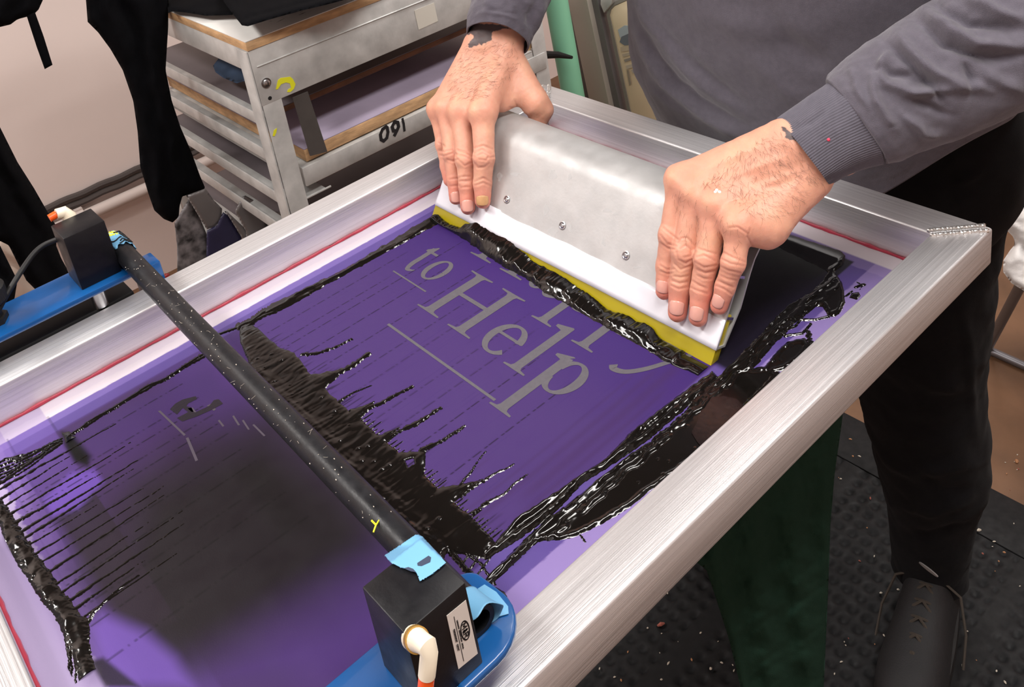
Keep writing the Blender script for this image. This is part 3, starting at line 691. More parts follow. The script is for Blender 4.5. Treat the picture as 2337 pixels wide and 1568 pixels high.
# rounded nose of the arm
mb = MB(); nose = [(.5205,-.6),(.5205,-.562)]+[(.5325-.012*math.cos(a), -.562+.014*math.sin(a)) for a in np.linspace(0.2,pi/2,6)]+[(.552,-.5465)]+[(.552+.0275*math.sin(a), -.576+.0295*math.cos(a)) for a in np.linspace(.1,pi/2,8)]+[(.5795,-.6)]
mb.prism([(a,b_,.0225) for a,b_ in nose], np.array([0,0,0.]), np.array([0,0,.006])); mb.build('arm_nose', M['blue'], ar, bevel=.002, seg=3)
al_ = empty('clamp_arm', (-.02,-.75,.02), 'straight blue clamp arm above the far left frame bar with a knurled knob', 'clamp arm')
mb = MB(); mb.box((-.046,-1.15,.0225),(.0105,-.5600+.004,.0285)); mb.build('arm_plate', M['blue'], al_, bevel=.0012)
mb = MB(); mb.box((-.030,-.5545,-.030),(-.004,-.532,.018)); mb.build('arm_bracket', M['blue'], al_, bevel=.002)
mb = MB(); c = at(242,690,z=.0085); mb.tube([(-.008,-.596,.0005),(-.008,-.596,.023)], .0075, 24); mb.build('piston_rod', M['steel'], al_, smooth=True, auto=math.radians(40))
mb = MB(); mb.tube([(-.012,-.700,-.004),(-.012,-.700,.022)], .006, 20)
for k in range(9): mb.tube([(-.012,-.700,-.003+k*.0028),(-.012,-.700,-.0018+k*.0028)], .0072, 20)
mb.tube([(-.012,-.700,-.010),(-.012,-.700,-.004)], .012, 24)
mb.build('threaded_rod', M['steel'], al_, smooth=True, auto=math.radians(40))
mb = MB(); mb.box((-.055,-1.1,-.035),(-.0035,-.565,.0005)); mb.build('rail', M['black'], al_, bevel=.002, label='black rail beside the frame')
# knurled knob
kc = at(-4,690,z=.05); kc = np.array([kc[0],kc[1],.0]); kp = at(2,665,z=.062)
mb = MB(); nk = 48; V = []; F = []
kx, ky = at(0,660,z=.062)[:2]; kx -= .010; ky -= .014
for zz,rr_ in ((.050,.018),(.052,.0195),(.064,.0195),(.067,.017),(.067,.013),(.065,.0125)):
    for a in range(nk*2): 
        r = rr_*(1.03 if (a%2 and rr_>.018) else 1.); V.append((kx+r*math.cos(pi*a/nk), ky+r*math.sin(pi*a/nk), zz))
nn_ = nk*2
for i in range(5):
    for a in range(nn_): F.append((i*nn_+a, i*nn_+(a+1)%nn_, (i+1)*nn_+(a+1)%nn_, (i+1)*nn_+a))
F += [tuple(range(nn_-1,-1,-1)), tuple(5*nn_+a for a in range(nn_))]
mb.add(V, F); mb.tube([(kx,ky,.0285),(kx,ky,.05)], .010, 20); mb.tube([(kx,ky,.0285),(kx,ky,.034)], .014, 6)
mb.build('knob', M['black'], al_, smooth=True, auto=math.radians(25), label='black knurled knob')
# blocks
bk = empty('air_block', (-.019,-.589,.0285), 'black square air block standing on the far left blue arm', 'block')
mb = MB(); mb.box((-.0385,-.6090,.0286),(.0,-.5700,.0865)); mb.build('block_body', M['blackbox'], bk, bevel=.0008)
mb = MB(); c = np.array([-.030,-.589,.0865]); mb.tube([(-.0386,-.590,.076),(-.045,-.590,.076)], .0075, 20); mb.build('fitting_collar', M['brass'], bk, smooth=True, auto=math.radians(40))
mb = MB(); mb.tube([(-.045,-.590,.076),(-.049,-.589,.083),(-.050,-.592,.089),(-.050,-.599,.090)], [.0065,.0068,.006,.0055], 16); mb.build('elbow_fitting', M['cream'], bk, smooth=True)
mb = MB(); mb.tube([(-.050,-.599,.090),(-.050,-.606,.089)], .0040, 14); mb.build('hose', M['orange'], bk, smooth=True, label='orange air hose end')
# black hose from the left block
hs = MB(); q = [at(*p_, z=z_) for p_,z_ in (((122,530),.066),((90,560),.068),((60,600),.064),((35,640),.060),((10,680),.05),((-30,760),.03))]
q[0] = np.array([-.0385,-.606,.070]); 
P_ = []
for i in range(len(q)-1):
    for k in range(6): t = k/6; P_.append(q[i]*(1-t)+q[i+1]*t)
P_.append(q[-1]); P_ = np.array(P_)
for _ in range(14): P_[1:-1] = (P_[:-2]+2*P_[1:-1]+P_[2:])/4
o = hs.tube(list(P_), .0026, 12) or hs.build('air_hose', M['black'], None, smooth=True); setp(o, 'thin black air hose running from the far left black block to the knob', 'hose')
bk2 = empty('air_block', (.5555,-.6015,.0285), 'black square air block with white label and cream elbow fitting', 'block')
mb = MB(); mb.box((.5358,-.6212,.0286),(.5752,-.5822,.0890)); mb.build('block_body', M['blackbox'], bk2, bevel=.0009)
# label on +X face
lx = .5754
def lp(px_,py_): return at(px_,py_,x=lx)
L4 = [lp(1019,1405),lp(1063,1369),lp(1090,1491),lp(1046,1527)]
L4 = [np.array([lx, *q[1:]]) for q in L4]
def lab(u, v, o=.0): return L4[0]*(1-u)*(1-v)+L4[1]*u*(1-v)+L4[2]*u*v+L4[3]*(1-u)*v+np.array([o,0,0])
mb = MB(); mb.prism(L4, np.array([0,0,0.]), np.array([.0002,0,0])); mb.build('label_plate', M['label'], bk2, label='white maker label')
mb = MB(); k_ = [0]
def lstroke(pts, w):       # stroke on the label in (u,v) units
    k_[0] += 1; o = .00035+k_[0]*1e-6
    for a,b_ in zip(pts[:-1],pts[1:]):
        A_ = lab(*a,o); B_ = lab(*b_,o); d = B_-A_; d /= np.linalg.norm(d)+1e-12; s = np.cross(d,(1,0,0))*w/2
        mb.add([A_-s-d*w*.3,A_+s-d*w*.3,B_+s+d*w*.3,B_-s+d*w*.3],[(0,1,2,3)])
# oval with the letters M&R turned a quarter
ov = [(.66+.20*math.cos(a), .46+.165*math.sin(a)) for a in np.linspace(0,2*pi,33)]
lstroke(ov, .0008)
def gl2(ch, cv, h=.13, w=.075):  # letters read downwards: letter x axis runs along +v, letter up along +u
    G = {'M':[[(0,0),(0,1)],[(0,1),(.5,.3),(1,1)],[(1,1),(1,0)]], 'R':[[(0,0),(0,1),(.8,.95),(.85,.6),(0,.5)],[(.35,.5),(1,0)]], '&':[[(1,0),(.25,.75),(.5,1),(.75,.75),(.1,.3),(.35,0),(1,.45)]]}[ch]
    for st_ in G: lstroke([(.66-.115+.23*q[1], cv-w/2+w*q[0]) for q in st_], .0008)
gl2('M',.375); gl2('&',.462,w=.045); gl2('R',.548)
lstroke([(.30,.10),(.30,.93)], .0004)
rr = np.random.default_rng(1)
for v0,v1,u in ((.2,.36,.40),(.38,.50,.40),(.52,.60,.40),(.62,.72,.40)):     # small print
    vv = v0
    while vv < v1: 
        lstroke([(u-.03,vv),(u+.03,vv+rr.uniform(-.004,.006))], .00035); lstroke([(u-.03+.06*rr.random(),vv),(u-.02+.05*rr.random(),vv+.012)], .0003); vv += .016
for v0,v1,u in ((.3,.52,.17),(.58,.70,.17)):
    vv = v0
    while vv < v1: lstroke([(u-.045,vv),(u+.045,vv)], .0004); lstroke([(u+.04*(rr.random()-.5)*2,vv),(u+.045,vv+.02)], .0004); vv += .024
mb.build('label_print', M['print'], bk2, label='black maker logo and print')
# elbow fitting
mb = MB(); e0 = np.array([.5752,-.6120,.0805]); 
cb = at(958,1448,x=.585)
p_a = np.array([.5755,*at(942,1455,x=.5755)[1:]]); p_b = np.array([.588,*at(962,1466,x=.588)[1:]])
mb.tube([p_a,p_a+(1*(p_b-p_a))*.35],.0060,24); mb.build('fitting_collar', M['cream'], bk2, smooth=True, auto=math.radians(40), label='cream threaded collar')
mb = MB(); mb.tube([p_a+(p_b-p_a)*.30,p_a+(p_b-p_a)*.55],.0063,24); mb.build('brass_ring', M['brass'], bk2, smooth=True, auto=math.radians(40))
p_c = np.array([.594,*at(980,1484,x=.594)[1:]]); p_d = np.array([.5935,*at(974,1542,x=.5935)[1:]]); p_e = p_d+(p_d-p_c)*.15; p_f = p_d+(p_d-p_c)*.9
mb = MB(); mb.tube([p_a+(p_b-p_a)*.5,p_b,p_c*.7+p_b*.3+np.array([.001,0,.002]),p_c*.92+p_d*.08,p_d],[.0056,.0049,.0050,.0044,.0043],20); mb.build('elbow_fitting', M['cream'], bk2, smooth=True)
mb = MB(); mb.tube([p_d,p_f],[.0040,.0039],18); mb.build('hose', M['orange'], bk2, smooth=True, label='orange air hose end')
# ------------------------------------------------------------------ tape
def tape_patch(name, pts, nrm_fn, label, holes=None): pass
# patch 1: wraps the bar and the top far edge of the right block
def bary(poly, fnz, res=.0012):
    pass
tp = MB()
def tpt(px_,py_):      # drape over bar then block top
    q = at(px_,py_,z=.0897)
    if q[1] < -.5822 and q[0] > .5358: return q
    # on the bar: intersect the cylinder around the bar axis, radius TR+.0008
    v = ray(px_,py_); r = TR+.0008; yc, zc = -.5712,.0387
    a_ = v[1]**2+v[2]**2; dy, dz = CC[1]-yc, CC[2]-zc; b_ = 2*(dy*v[1]+dz*v[2]); c_ = dy*dy+dz*dz-r*r; D = b_*b_-4*a_*c_
    if D < 0: t = -b_/(2*a_)
    else: t = (-b_-math.sqrt(D))/(2*a_)
    return CC+v*t
outline = [(879,1268),(951,1220),(964,1226),(1018,1285),(985,1312),(958,1327),(951,1308),(938,1301),(915,1296),(893,1285),(884,1276)]
PX = np.array(outline,float)
gs = 3.0; gx = np.arange(876,1022,gs); gy = np.arange(1217,1330,gs)
GX, GY = np.meshgrid(gx,gy,indexing='ij'); G = np.stack([GX.ravel(),GY.ravel()],1); sd = polysd(G, outline)
# bridge: two control sheets blended (over bar -> up to block top edge)
def sheet(p):
    # lift linearly from the bar (upper left of the patch) to the block top edge line (892,1290)-(1010,1275)
    q_top = at(p[0],p[1],z=.0899); q_bar = tpt(p[0],p[1])
    # arc coordinate across the image from the bar edge to the block edge
    e = np.array([1018-885,1285-1290]); 
    line_y = 1290+(p[0]-892)*(1277-1290)/(1014-892)
    t = sst(np.array([(p[1]-(line_y-42))/42.]),0,1)[0]
    return q_bar*(1-t)+q_top*t if p[1] < line_y else q_top
keep = sd > -gs*1.45
idx = -np.ones(len(G),int); idx[keep] = np.arange(keep.sum())
V = [sheet(p) for p in G[keep]]
# snap border vertices on the outline
def nearest_on(p, poly):
    best = None
    for i in range(len(poly)):
        a = np.array(poly[i],float); b_ = np.array(poly[(i+1)%len(poly)],float); t = np.clip(((p-a)@(b_-a))/((b_-a)@(b_-a)),0,1); q = a+(b_-a)*t; d = np.linalg.norm(q-p)
        if best is None or d < best[0]: best = (d,q)
    return best[1]
Gk = G[keep]; sk = sd[keep]
for i in range(len(Gk)):
    if sk[i] < .9: V[i] = sheet(nearest_on(Gk[i], outline))
ny_ = len(gy); F = []
for i in range(len(gx)-1):
    for j in range(ny_-1):
        f = [idx[i*ny_+j],idx[(i+1)*ny_+j],idx[(i+1)*ny_+j+1],idx[i*ny_+j+1]]
        if min(f) >= 0: F.append(tuple(f[::-1]))
tpr = empty('masking_tape', (.535,-.575,.07), 'torn light blue tape patch over the bar and the top of the labelled block', 'tape')
o = mesh('tape_sheet', V, F, M['bluetape'], tpr, smooth=True); md = o.modifiers.new('thick','SOLIDIFY'); md.thickness = .0004; md.offset = 1
mb = MB()
for pl in ([(952,1285),(978,1268),(984,1272),(982,1283),(962,1292),(953,1291)],[(921,1297),(932,1294),(943,1298),(950,1306),(938,1304)]):
    mb.add([sheet(np.array(p))+(CC-sheet(np.array(p)))*.0012 for p in pl],[tuple(range(len(pl)))[::-1]])
mb.build('ink_mark', M['tapeink'], tpr, label='dark smudge on the tape')
# patch 2: round the open right end of the bar
tp2 = empty('masking_tape', (.565,-.56,.02), 'light blue tape wrapped round the open right end of the black bar', 'tape')
V = []; F = []; na_ = 30; nl = 14
for i in range(nl+1):
    for k in range(na_+1):
        a = math.radians(-60+250*k/na_); dg = math.degrees(a); up_ = sst(np.array([dg]),-60,10)[0]*(1-sst(np.array([dg]),100,175)[0]); x0_ = .5772-.030; x1_ = .5610+.0062*up_+.0012*math.sin(k*.7)
        xx = x0_+(x1_-x0_)*i/nl; r = TR+.0006+.0030*(i/nl)**2*up_
        V.append((xx, -.5716+r*1.05*math.cos(a), .0387+r*math.sin(a)))
for i in range(nl):
    for k in range(na_): F.append((i*(na_+1)+k,(i+1)*(na_+1)+k,(i+1)*(na_+1)+k+1,i*(na_+1)+k+1))
o = mesh('tape_sheet', V, F, M['bluetape'], tp2, smooth=True); md = o.modifiers.new('thick','SOLIDIFY'); md.thickness = .0004; md.offset = 1
mb = MB(); fl = [lambda t,k: None]
# tail of the tape lying over the arm nose
tail = [at(*p_, z=.0290) for p_ in ((1090,1345),(1106,1335),(1133,1352),(1160,1385),(1161,1402),(1140,1408),(1120,1420),(1109,1419),(1112,1404),(1118,1390),(1108,1372))]
mb.prism(tail, np.array([0,0,.0]), np.array([0,0,.0006])); mb.build('tape_tail', M['bluetape'], tp2, bevel=.0002)
# patch 3: around the left end of the bar
tp3 = empty('masking_tape', (-.02,-.556,.02), 'crumpled light blue and yellow tape round the far end of the black bar', 'tape')
def wrap(x0_, x1_, m_, a0=10, a1=170, seed=0, parent=tp3, nm='tape_sheet'):
    V = []; F = []; na_ = 30; nl = 12
    for i in range(nl+1):
        for k in range(na_+1):
            a = math.radians(a0+(a1-a0)*k/na_); xx = x0_+(x1_-x0_)*i/nl+.0015*math.sin(k*.9+seed)*(i in (0,nl)); r = TR+.0008+.0012*math.sin(i*1.1+k*.5+seed)**2
            yc = -.5596; V.append((xx, yc+r*math.cos(a), .0387+r*math.sin(a)))
    for i in range(nl):
        for k in range(na_): F.append((i*(na_+1)+k,(i+1)*(na_+1)+k,(i+1)*(na_+1)+k+1,i*(na_+1)+k+1))
    o = mesh(nm, V, F, m_, parent, smooth=True); md = o.modifiers.new('thick','SOLIDIFY'); md.thickness = .0004; md.offset = 1; return o
wrap(-.046,-.012, M['bluetape'], -40, 130, 1)
wrap(-.0455,-.036, M['yellowtape'], 60, 110, 2, nm='tape_end').scale = (1,1,1.0)
mb = MB(); rr = np.random.default_rng(6)
for i in range(7):
    a0 = rr.uniform(-25,100); x0_ = -.042+i*.0045; P_ = []
    for k in range(8):
        a = math.radians(a0-30+k*9+6*math.sin(k+i)); r = TR+.0023; P_.append((x0_+.0025*math.sin(k*1.2+i), -.5596+r*math.cos(a), .0387+r*math.sin(a)))
    mb.tube(P_, .0007, 6)
mb.build('ink_mark', M['black'], tp3, smooth=True, label='black scribbles on the tape')
# ------------------------------------------------------------------ implicit surface tools
class SDF:
    def __init__(s, lo, hi, h):
        s.lo = np.array(lo,float); s.h = h; s.n = np.ceil((np.array(hi)-s.lo)/h).astype(int)+1
        s.D = np.full(s.n, .05, np.float32)
        s.ax = [(s.lo[i]+h*np.arange(s.n[i])).astype(np.float32) for i in range(3)]
    def blk(s, pts, m):
        pts = np.atleast_2d(pts); a = np.floor((pts.min(0)-m-s.lo)/s.h).astype(int); b = np.ceil((pts.max(0)+m-s.lo)/s.h).astype(int)+1
        return tuple(slice(max(0,a[i]),max(0,min(s.n[i],b[i]))) for i in range(3))
    def cone(s, sl, a, b, ra, rb, fl=None, fs=1.):
        x = s.ax[0][sl[0]][:,None,None]; y = s.ax[1][sl[1]][None,:,None]; z = s.ax[2][sl[2]][None,None,:]
        ba = np.array(b,float)-a; L2 = float(ba@ba)+1e-12
        px, py, pz = x-a[0], y-a[1], z-a[2]
        t = np.clip((px*ba[0]+py*ba[1]+pz*ba[2])/L2, 0, 1)
        qx, qy, qz = px-t*ba[0], py-t*ba[1], pz-t*ba[2]
        if fl is not None:
            k = (qx*fl[0]+qy*fl[1]+qz*fl[2])*(1/fs-1); qx = qx+k*fl[0]; qy = qy+k*fl[1]; qz = qz+k*fl[2]
        d = np.sqrt(qx*qx+qy*qy+qz*qz)-(ra+(rb-ra)*t)
        return d*(fs if fl is not None else 1)
    @staticmethod
    def smin(a, b, k):
        h = np.clip(.5+.5*(b-a)/k,0,1); return b*(1-h)+a*h-k*h*(1-h)
    def group(s, prims, k, kin, m=.03):    # prims: (a,b,ra,rb[,fl,fs])
        pts = np.array([p[0] for p in prims]+[p[1] for p in prims]); sl = s.blk(pts, m+max(max(p[2],p[3]) for p in prims))
        F = None
        for p in prims:
            d = s.cone(sl, *p); F = d if F is None else s.smin(F, d, kin)
        s.D[sl] = s.smin(s.D[sl], F.astype(np.float32), k)
    def mesh(s):
        D = s.D; S = D<0; c = np.zeros(np.array(D.shape)-1, np.int8)
        offs = [(i,j,k) for i in (0,1) for j in (0,1) for k in (0,1)]
        for o in offs: c += S[o[0]:S.shape[0]-1+o[0], o[1]:S.shape[1]-1+o[1], o[2]:S.shape[2]-1+o[2]]
        act = (c>0)&(c<8); ids = np.argwhere(act); idx = np.full(act.shape, -1, np.int32); idx[tuple(ids.T)] = np.arange(len(ids))
        P = np.zeros((len(ids),3)); ct = np.zeros(len(ids))
        for a in offs:
            for ax in range(3):
                if a[ax]==0:
                    b = list(a); b[ax] = 1; da = D[tuple((ids+a).T)]; db = D[tuple((ids+b).T)]; m = (da<0)!=(db<0)
                    t = np.where(m, da/(da-db+1e-20), 0); q = np.tile(np.array(a,float),(len(ids),1)); q[:,ax] += t
                    P[m] += q[m]; ct[m] += 1
        V = (ids+P/ct[:,None])*s.h+s.lo; Qs = []
        for ax in range(3):
            u, v = (ax+1)%3, (ax+2)%3
            A = np.take(S, range(S.shape[ax]-1), ax); B = np.take(S, range(1,S.shape[ax]), ax); e = np.argwhere(A!=B)
            e = e[(e[:,u]>0)&(e[:,v]>0)&(e[:,u]<S.shape[u]-1)&(e[:,v]<S.shape[v]-1)]
            fl = A[tuple(e.T)]
            q = []
            for du,dv in ((-1,-1),(0,-1),(0,0),(-1,0)):
                f = e.copy(); f[:,u] += du; f[:,v] += dv; q.append(idx[tuple(f.T)])
            q = np.stack(q,1); q[~fl] = q[~fl][:,::-1]; Qs.append(q)
        Q = np.concatenate(Qs); Q = Q[(Q>=0).all(1)]
        return V, Q
def vnormals(V, Q):
    n = np.cross(V[Q[:,2]]-V[Q[:,0]], V[Q[:,3]]-V[Q[:,1]]); N = np.zeros_like(V)
    for k in range(4): np.add.at(N, Q[:,k], n)
    return N/(np.linalg.norm(N,axis=1,keepdims=True)+1e-12)
def facing(V, N): d = CC-V; d /= np.linalg.norm(d,axis=1,keepdims=True); return (d*N).sum(1)
# ------------------------------------------------------------------ person
man = empty('person', (.36,.20,FZ), 'person in a grey long-sleeved sweatshirt and black trousers pressing a squeegee with both hands', 'person')
def dep(P): return float((np.array(P)-CC)@(RM@np.array([0,0,-1.])))
def px3(px_, py_, d): return CC+ray(px_,py_)*d
def c4(*l): return [(1400+a/2.613, 200+b/2.613) for a,b in l]
def c3_(*l): return [(900+a/2.614, b/2.614) for a,b in l]
hands = []; NAILS = []
def finger(J, R):      # J: 4 joints MCP,PIP,DIP,TIP ; R radii
    pr_ = [(J[0],J[1],R[0],R[1]), (J[1],J[2],R[1],R[2]), (J[2],J[3],R[2],R[3])]
    m = J[1]+PN*.0012; pr_.append((m,m+(J[0]-J[1])*.02,R[1]*.98,R[1]*.98)); return pr_
def build_hand(F, W, wl, wr, elbow, thumb, extra, rs):
    allp = np.array([p for f in F for p in f]+[W, wl, wr]+[t for t in thumb]+[e for p in extra for e in p[:2]])
    lo = allp.min(0)-.030; hi = allp.max(0)+.030
    fe = W+(elbow-W)*.30; lo = np.minimum(lo, fe-.036); hi = np.maximum(hi, fe+.036)
    S = SDF(lo, hi, .00092)
    # palm, metacarpals, wrist
    pal = []
    for i,f in enumerate(F):
        t = i/3; w = wl*(1-t)+wr*t
        pal.append((f[0]-PN*.000, w, rs[i][0]*1.12, .0185))
        pal.append((f[0], f[0]+(f[1]-f[0])*.30, rs[i][0]*1.10, rs[i][0]*.86))
    for a in range(3): pal.append((F[a][0]-PN*.003, F[a+1][0]-PN*.003, .0095, .0095))
    dl = (wr-wl)/np.linalg.norm(wr-wl)
    for s_ in (-1,1):
        pal.append((W+dl*s_*.010, W+(elbow-W)*.12+dl*s_*.010, .0215, .021)); pal.append((W+(elbow-W)*.12+dl*s_*.010, fe+dl*s_*.008, .021, .022))
    pal += extra
    S.group(pal, .004, .009, .02)
    S.group([(thumb[i],thumb[i+1],thr[i],thr[i+1]) for i in range(len(thumb)-1)], .008, .006, .02)
    for f,r in zip(F,rs): S.group(finger(f,r), .0022, .003, .012)
    return S.mesh()
thr = [.019,.0150,.0118,.0102,.0092]
# --- the hand on the right of the photo (his left)
R4 = lambda a,b,c,d,o: [pp(*a,o[0]), pp(*b,o[1]), pp(*c,o[2]), pp(*d,o[3])]
O = (.021,.0185,.0125,.0090)
FL = [R4((1556,412),(1532,538),(1521,607),(1516,664),O), R4((1592,440),(1563,577),(1551,655),(1546,714),O),
      R4((1636,468),(1613,592),(1600,664),(1593,724),O), R4((1688,512),(1674,600),(1655,655),(1641,698),O)]
rL = [(0.0122,0.0102,0.0089,0.0076),(0.0128,0.0106,0.0093,0.0080),(0.0122,0.0102,0.0090,0.0078),(0.0114,0.0093,0.0081,0.0072)]
WL = np.array([.482,-.136,.107]); dW = float((WL-CC)@(RM@np.array([0,0,-1.])))
wl_ = px3(1780,325,dW); wr_ = px3(1838,405,dW)
EL = px3(2450,66,dW-.025)
pinky_side = px3(1745,512,dep(FL[3][0])+.008)
exL = [(FL[3][0]-PN*.004, pinky_side, .0135, .0185), (pinky_side, wr_, .0185, .0205), (px3(1700,400,dep(FL[1][0])+.012), px3(1760,380,dW), .020, .022)]
thL = [px3(1700,380,dW+.02), np.array([.437,-.134,.072]), np.array([.418,-.150,.040]), np.array([.405,-.163,.018])]
HL = build_hand(FL, WL, wl_, wr_, EL, thL, exL, rL)
# --- the hand on the left (his right)
FR = [R4((1102,258),(1105,362),(1101,418),(1102,458),O), R4((1052,254),(1063,366),(1066,426),(1068,474),O),
      R4((1022,248),(1033,352),(1038,412),(1041,452),O), R4((1002,250),(1014,330),(1020,378),(1026,412),(.019,.012,.008,.007))]
rR = [(0.0126,0.0109,0.0097,0.0085),(0.0122,0.0104,0.0091,0.0078),(0.0117,0.0098,0.0086,0.0075),(0.0109,0.0089,0.0078,0.0069)]
WR = np.array([.090,-.142,.127]); dW2 = dep(WR)
wl2 = px3(1152,118,dW2); wr2 = px3(1092,112,dW2)
ER = np.array([.030,.035,.290])
thR0 = px3(1172,160,dW2-.005)
thR1 = px3(1221,234,dW2-.020)
thR2 = np.array([thR1[0]+.004, -.137, .060]); thR3 = np.array([thR1[0]+.0, -.150, .035])
exR = [(px3(1120,170,dW2-.01), px3(1060,190,dW2-.01), .019, .016), (px3(1165,205,dW2-.02), px3(1128,228,dW2-.03), .0125, .012), (px3(1195,215,dW2-.02), px3(1150,238,dW2-.03), .009, .008)]
HR = build_hand(FR, WR, wl2, wr2, ER, [thR0, thR1, thR2, thR3], exR, rR)
CRE_L = [c4(*l) for l in ([(285,880),(320,930),(375,945)],[(298,835),(335,868),(385,905)],[(282,925),(330,960),(365,962)],[(280,1060),(320,1085),(362,1080)],[(280,1095),(320,1110),(355,1105)],
  [(385,925),(405,898),(440,895),(478,935)],[(378,980),(388,1025),(430,1048),(475,1022),(492,975)],[(365,1050),(400,1085),(462,1062)],[(400,960),(430,940),(462,965),(462,1005),(420,1010)],[(345,1180),(390,1202),(440,1190)],[(350,1150),(395,1168),(442,1158)],[(360,1122),(400,1132),(445,1122)],
  [(500,1010),(540,1000),(605,1030)],[(490,1040),(540,1072),(612,1060)],[(508,960),(560,978),(612,990)],[(500,1085),(550,1105),(600,1095)],[(458,1190),(500,1212),(560,1230)],[(470,1150),(512,1180),(556,1196)],[(500,1120),(540,1140),(580,1140)],
  [(640,1018),(700,1050),(775,1062)],[(650,980),(710,1012),(785,1040)],[(632,1060),(690,1092),(755,1105)],[(608,1180),(660,1202),(705,1232)],[(620,1150),(665,1172),(715,1190)],[(640,1120),(680,1140),(730,1150)],
  [(690,835),(740,830),(800,870)],[(830,950),(800,890),(815,840)])]
CRE_R = [c3_(*l) for l in ([(480,912),(520,890),(575,920)],[(468,955),(500,1000),(535,998),(565,975)],[(482,882),(530,868),(585,888)],[(500,925),(530,912),(560,930),(548,955),(505,950)],[(560,940),(608,933)],[(482,1082),(530,1062),(582,1088)],[(485,1105),(530,1090),(580,1110)],
  [(375,918),(420,932),(462,952)],[(380,950),(420,988),(467,965)],[(380,898),(430,908),(462,928)],[(395,1080),(450,1080)],[(395,1118),(450,1114)],[(392,1055),(450,1052)],
  [(308,900),(348,890),(372,922)],[(320,952),(350,962),(376,950)],[(312,925),(350,912),(372,935)],[(330,1070),(385,1062)],[(335,1110),(388,1106)],
  [(264,850),(302,872)],[(268,895),(300,905)],[(272,925),(302,930)],[(690,640),(735,655),(760,690)],[(720,600),(735,640),(765,670)])]
TEN_L = [[(1590,400),(1700,345),(1790,320)],[(1600,430),(1720,385),(1810,350)],[(1650,460),(1750,420),(1840,385)]]
TEN_R = [[(1098,245),(1115,180),(1130,120)],[(1050,245),(1080,180),(1110,110)],[(1025,240),(1060,170),(1095,110)]]
def detail(V, Q, cre, ten, F, tat, seed):
    N = vnormals(V, Q); fc = facing(V, N); U = pr(V); vis = sst(fc,.05,.35)
    disp = np.zeros(len(V))
    for c in cre:
        d,t = seglen(U, c); disp -= .00050*np.exp(-(d/2.4)**2)*(.4+.6*np.sin(pi*t))*vis - .00016*np.exp(-((d-5)/2.6)**2)*vis
    for c in ten: d,t = seglen(U, c); disp += .0010*np.exp(-(d/9)**2)*vis*np.sin(pi*np.clip(t,.05,.95))
    for f in F:     # knuckle bones
        d = np.linalg.norm(V-(f[0]+PN*.008),axis=1); disp += .0014*np.exp(-(d/.009)**2)
        d = np.linalg.norm(V-(f[1]+PN*.008),axis=1); disp += .0007*np.exp(-(d/.007)**2)
    disp += .00030*wn(V, 55, seed, 3)
    V = V+N*disp[:,None]
    col = np.empty((len(V),3)); col[:] = lin(216,158,134)
    def ov(c, a): nonlocal col; a = np.clip(a,0,1)[:,None]; col = col*(1-a)+lin(*c)*a
    ov((226,176,146), .5*wn(V,30,seed+1,2)); ov((198,142,120), .35*np.clip(wn(V,45,seed+2,3),0,1))
    for f in F:
        for j,rr_,a_ in ((0,.014,.45),(1,.010,.40),(2,.008,.30),(3,.017,.85)): ov((212,128,112), a_*np.exp(-(np.linalg.norm(V-f[j],axis=1)/rr_)**2))
        ov((224,176,140), .5*np.exp(-(np.linalg.norm(V-(f[0]+PN*.012),axis=1)/.006)**2))
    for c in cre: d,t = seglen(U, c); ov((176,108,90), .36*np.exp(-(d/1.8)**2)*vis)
    for p in tat: ov((62,60,66), sst(polysd(U, p)+2*wn(U,.05,3,2), -.8,.8)*(fc>0)*.93)
    return V, N, col, U, fc
tatR = [c3_((405,150),(500,140),(650,150),(700,175),(655,172),(612,182),(582,195),(578,238),(556,248),(548,262),(535,255),(520,268),(505,262),(492,275),(475,272),(450,288),(438,280),(452,242),(478,228),(470,210),(452,200),(440,205),(420,200))]
tatL = [c4((1000,230),(1030,240),(1060,268),(1100,300),(1140,345),(1118,338),(1080,312),(1050,312),(1030,300),(1022,270))]
VL, NL, cL, UL, fL = detail(*HL, CRE_L, TEN_L, FL, tatL, 11)
VR, NR, cR, UR, fR = detail(*HR, CRE_R, TEN_R, FR, tatR, 12)
# inner body: arms to the shoulders, neck, head
shL = np.array([.515,.085,.425]); shR = np.array([.115,.085,.425])
S = SDF((-.06,-.22,.02), (.74,.28,.80), .005)
for W_,E_,S_ in ((WL,EL,shL),(WR,ER,shR)):
    S.group([(W_+(E_-W_)*.25,E_,.021,.014),(E_,S_,.014,.030)], .01, .02, .04)
nb = np.array([.315,.055,.470]); hd = np.array([.315,-.030,.640])
S.group([(shL,shR,.034,.034),(nb-np.array([0,-.06,.42]),nb-np.array([0,-.03,.08]),.065,.055),(nb-np.array([0,0,.04]),hd-np.array([0,-.02,.06]),.055,.055)], .03, .05, .05)
fd = np.array([0,-.86,-.5]); ud = np.array([0,-.5,.86])
S.group([(hd+ud*.015-fd*.02, hd+ud*.02+fd*.012,.082,.078,np.array([1.,0,0]),.84),(hd+fd*.03-ud*.045,hd+fd*.045-ud*.062,.05,.034),
   (hd+fd*.082+ud*.0,hd+fd*.100-ud*.022,.008,.013),(hd+fd*.076+ud*.024+np.array([-.03,0,0]),hd+fd*.076+ud*.024+np.array([.03,0,0]),.012,.012)], .02, .018, .04)
for s_ in (-1,1):
    S.group([(hd+np.array([s_*.074,0,0])+ud*.015,hd+np.array([s_*.078,0,0])-ud*.02-fd*.008,.013,.010,np.array([1.,0,0]),.5)], .006, .004, .03)
    S.group([(hd+fd*.082-ud*.052+np.array([s_*.018,0,0]),hd+fd*.086-ud*.050,.006,.008)], .006, .005, .02)
VB, QB = S.mesh()
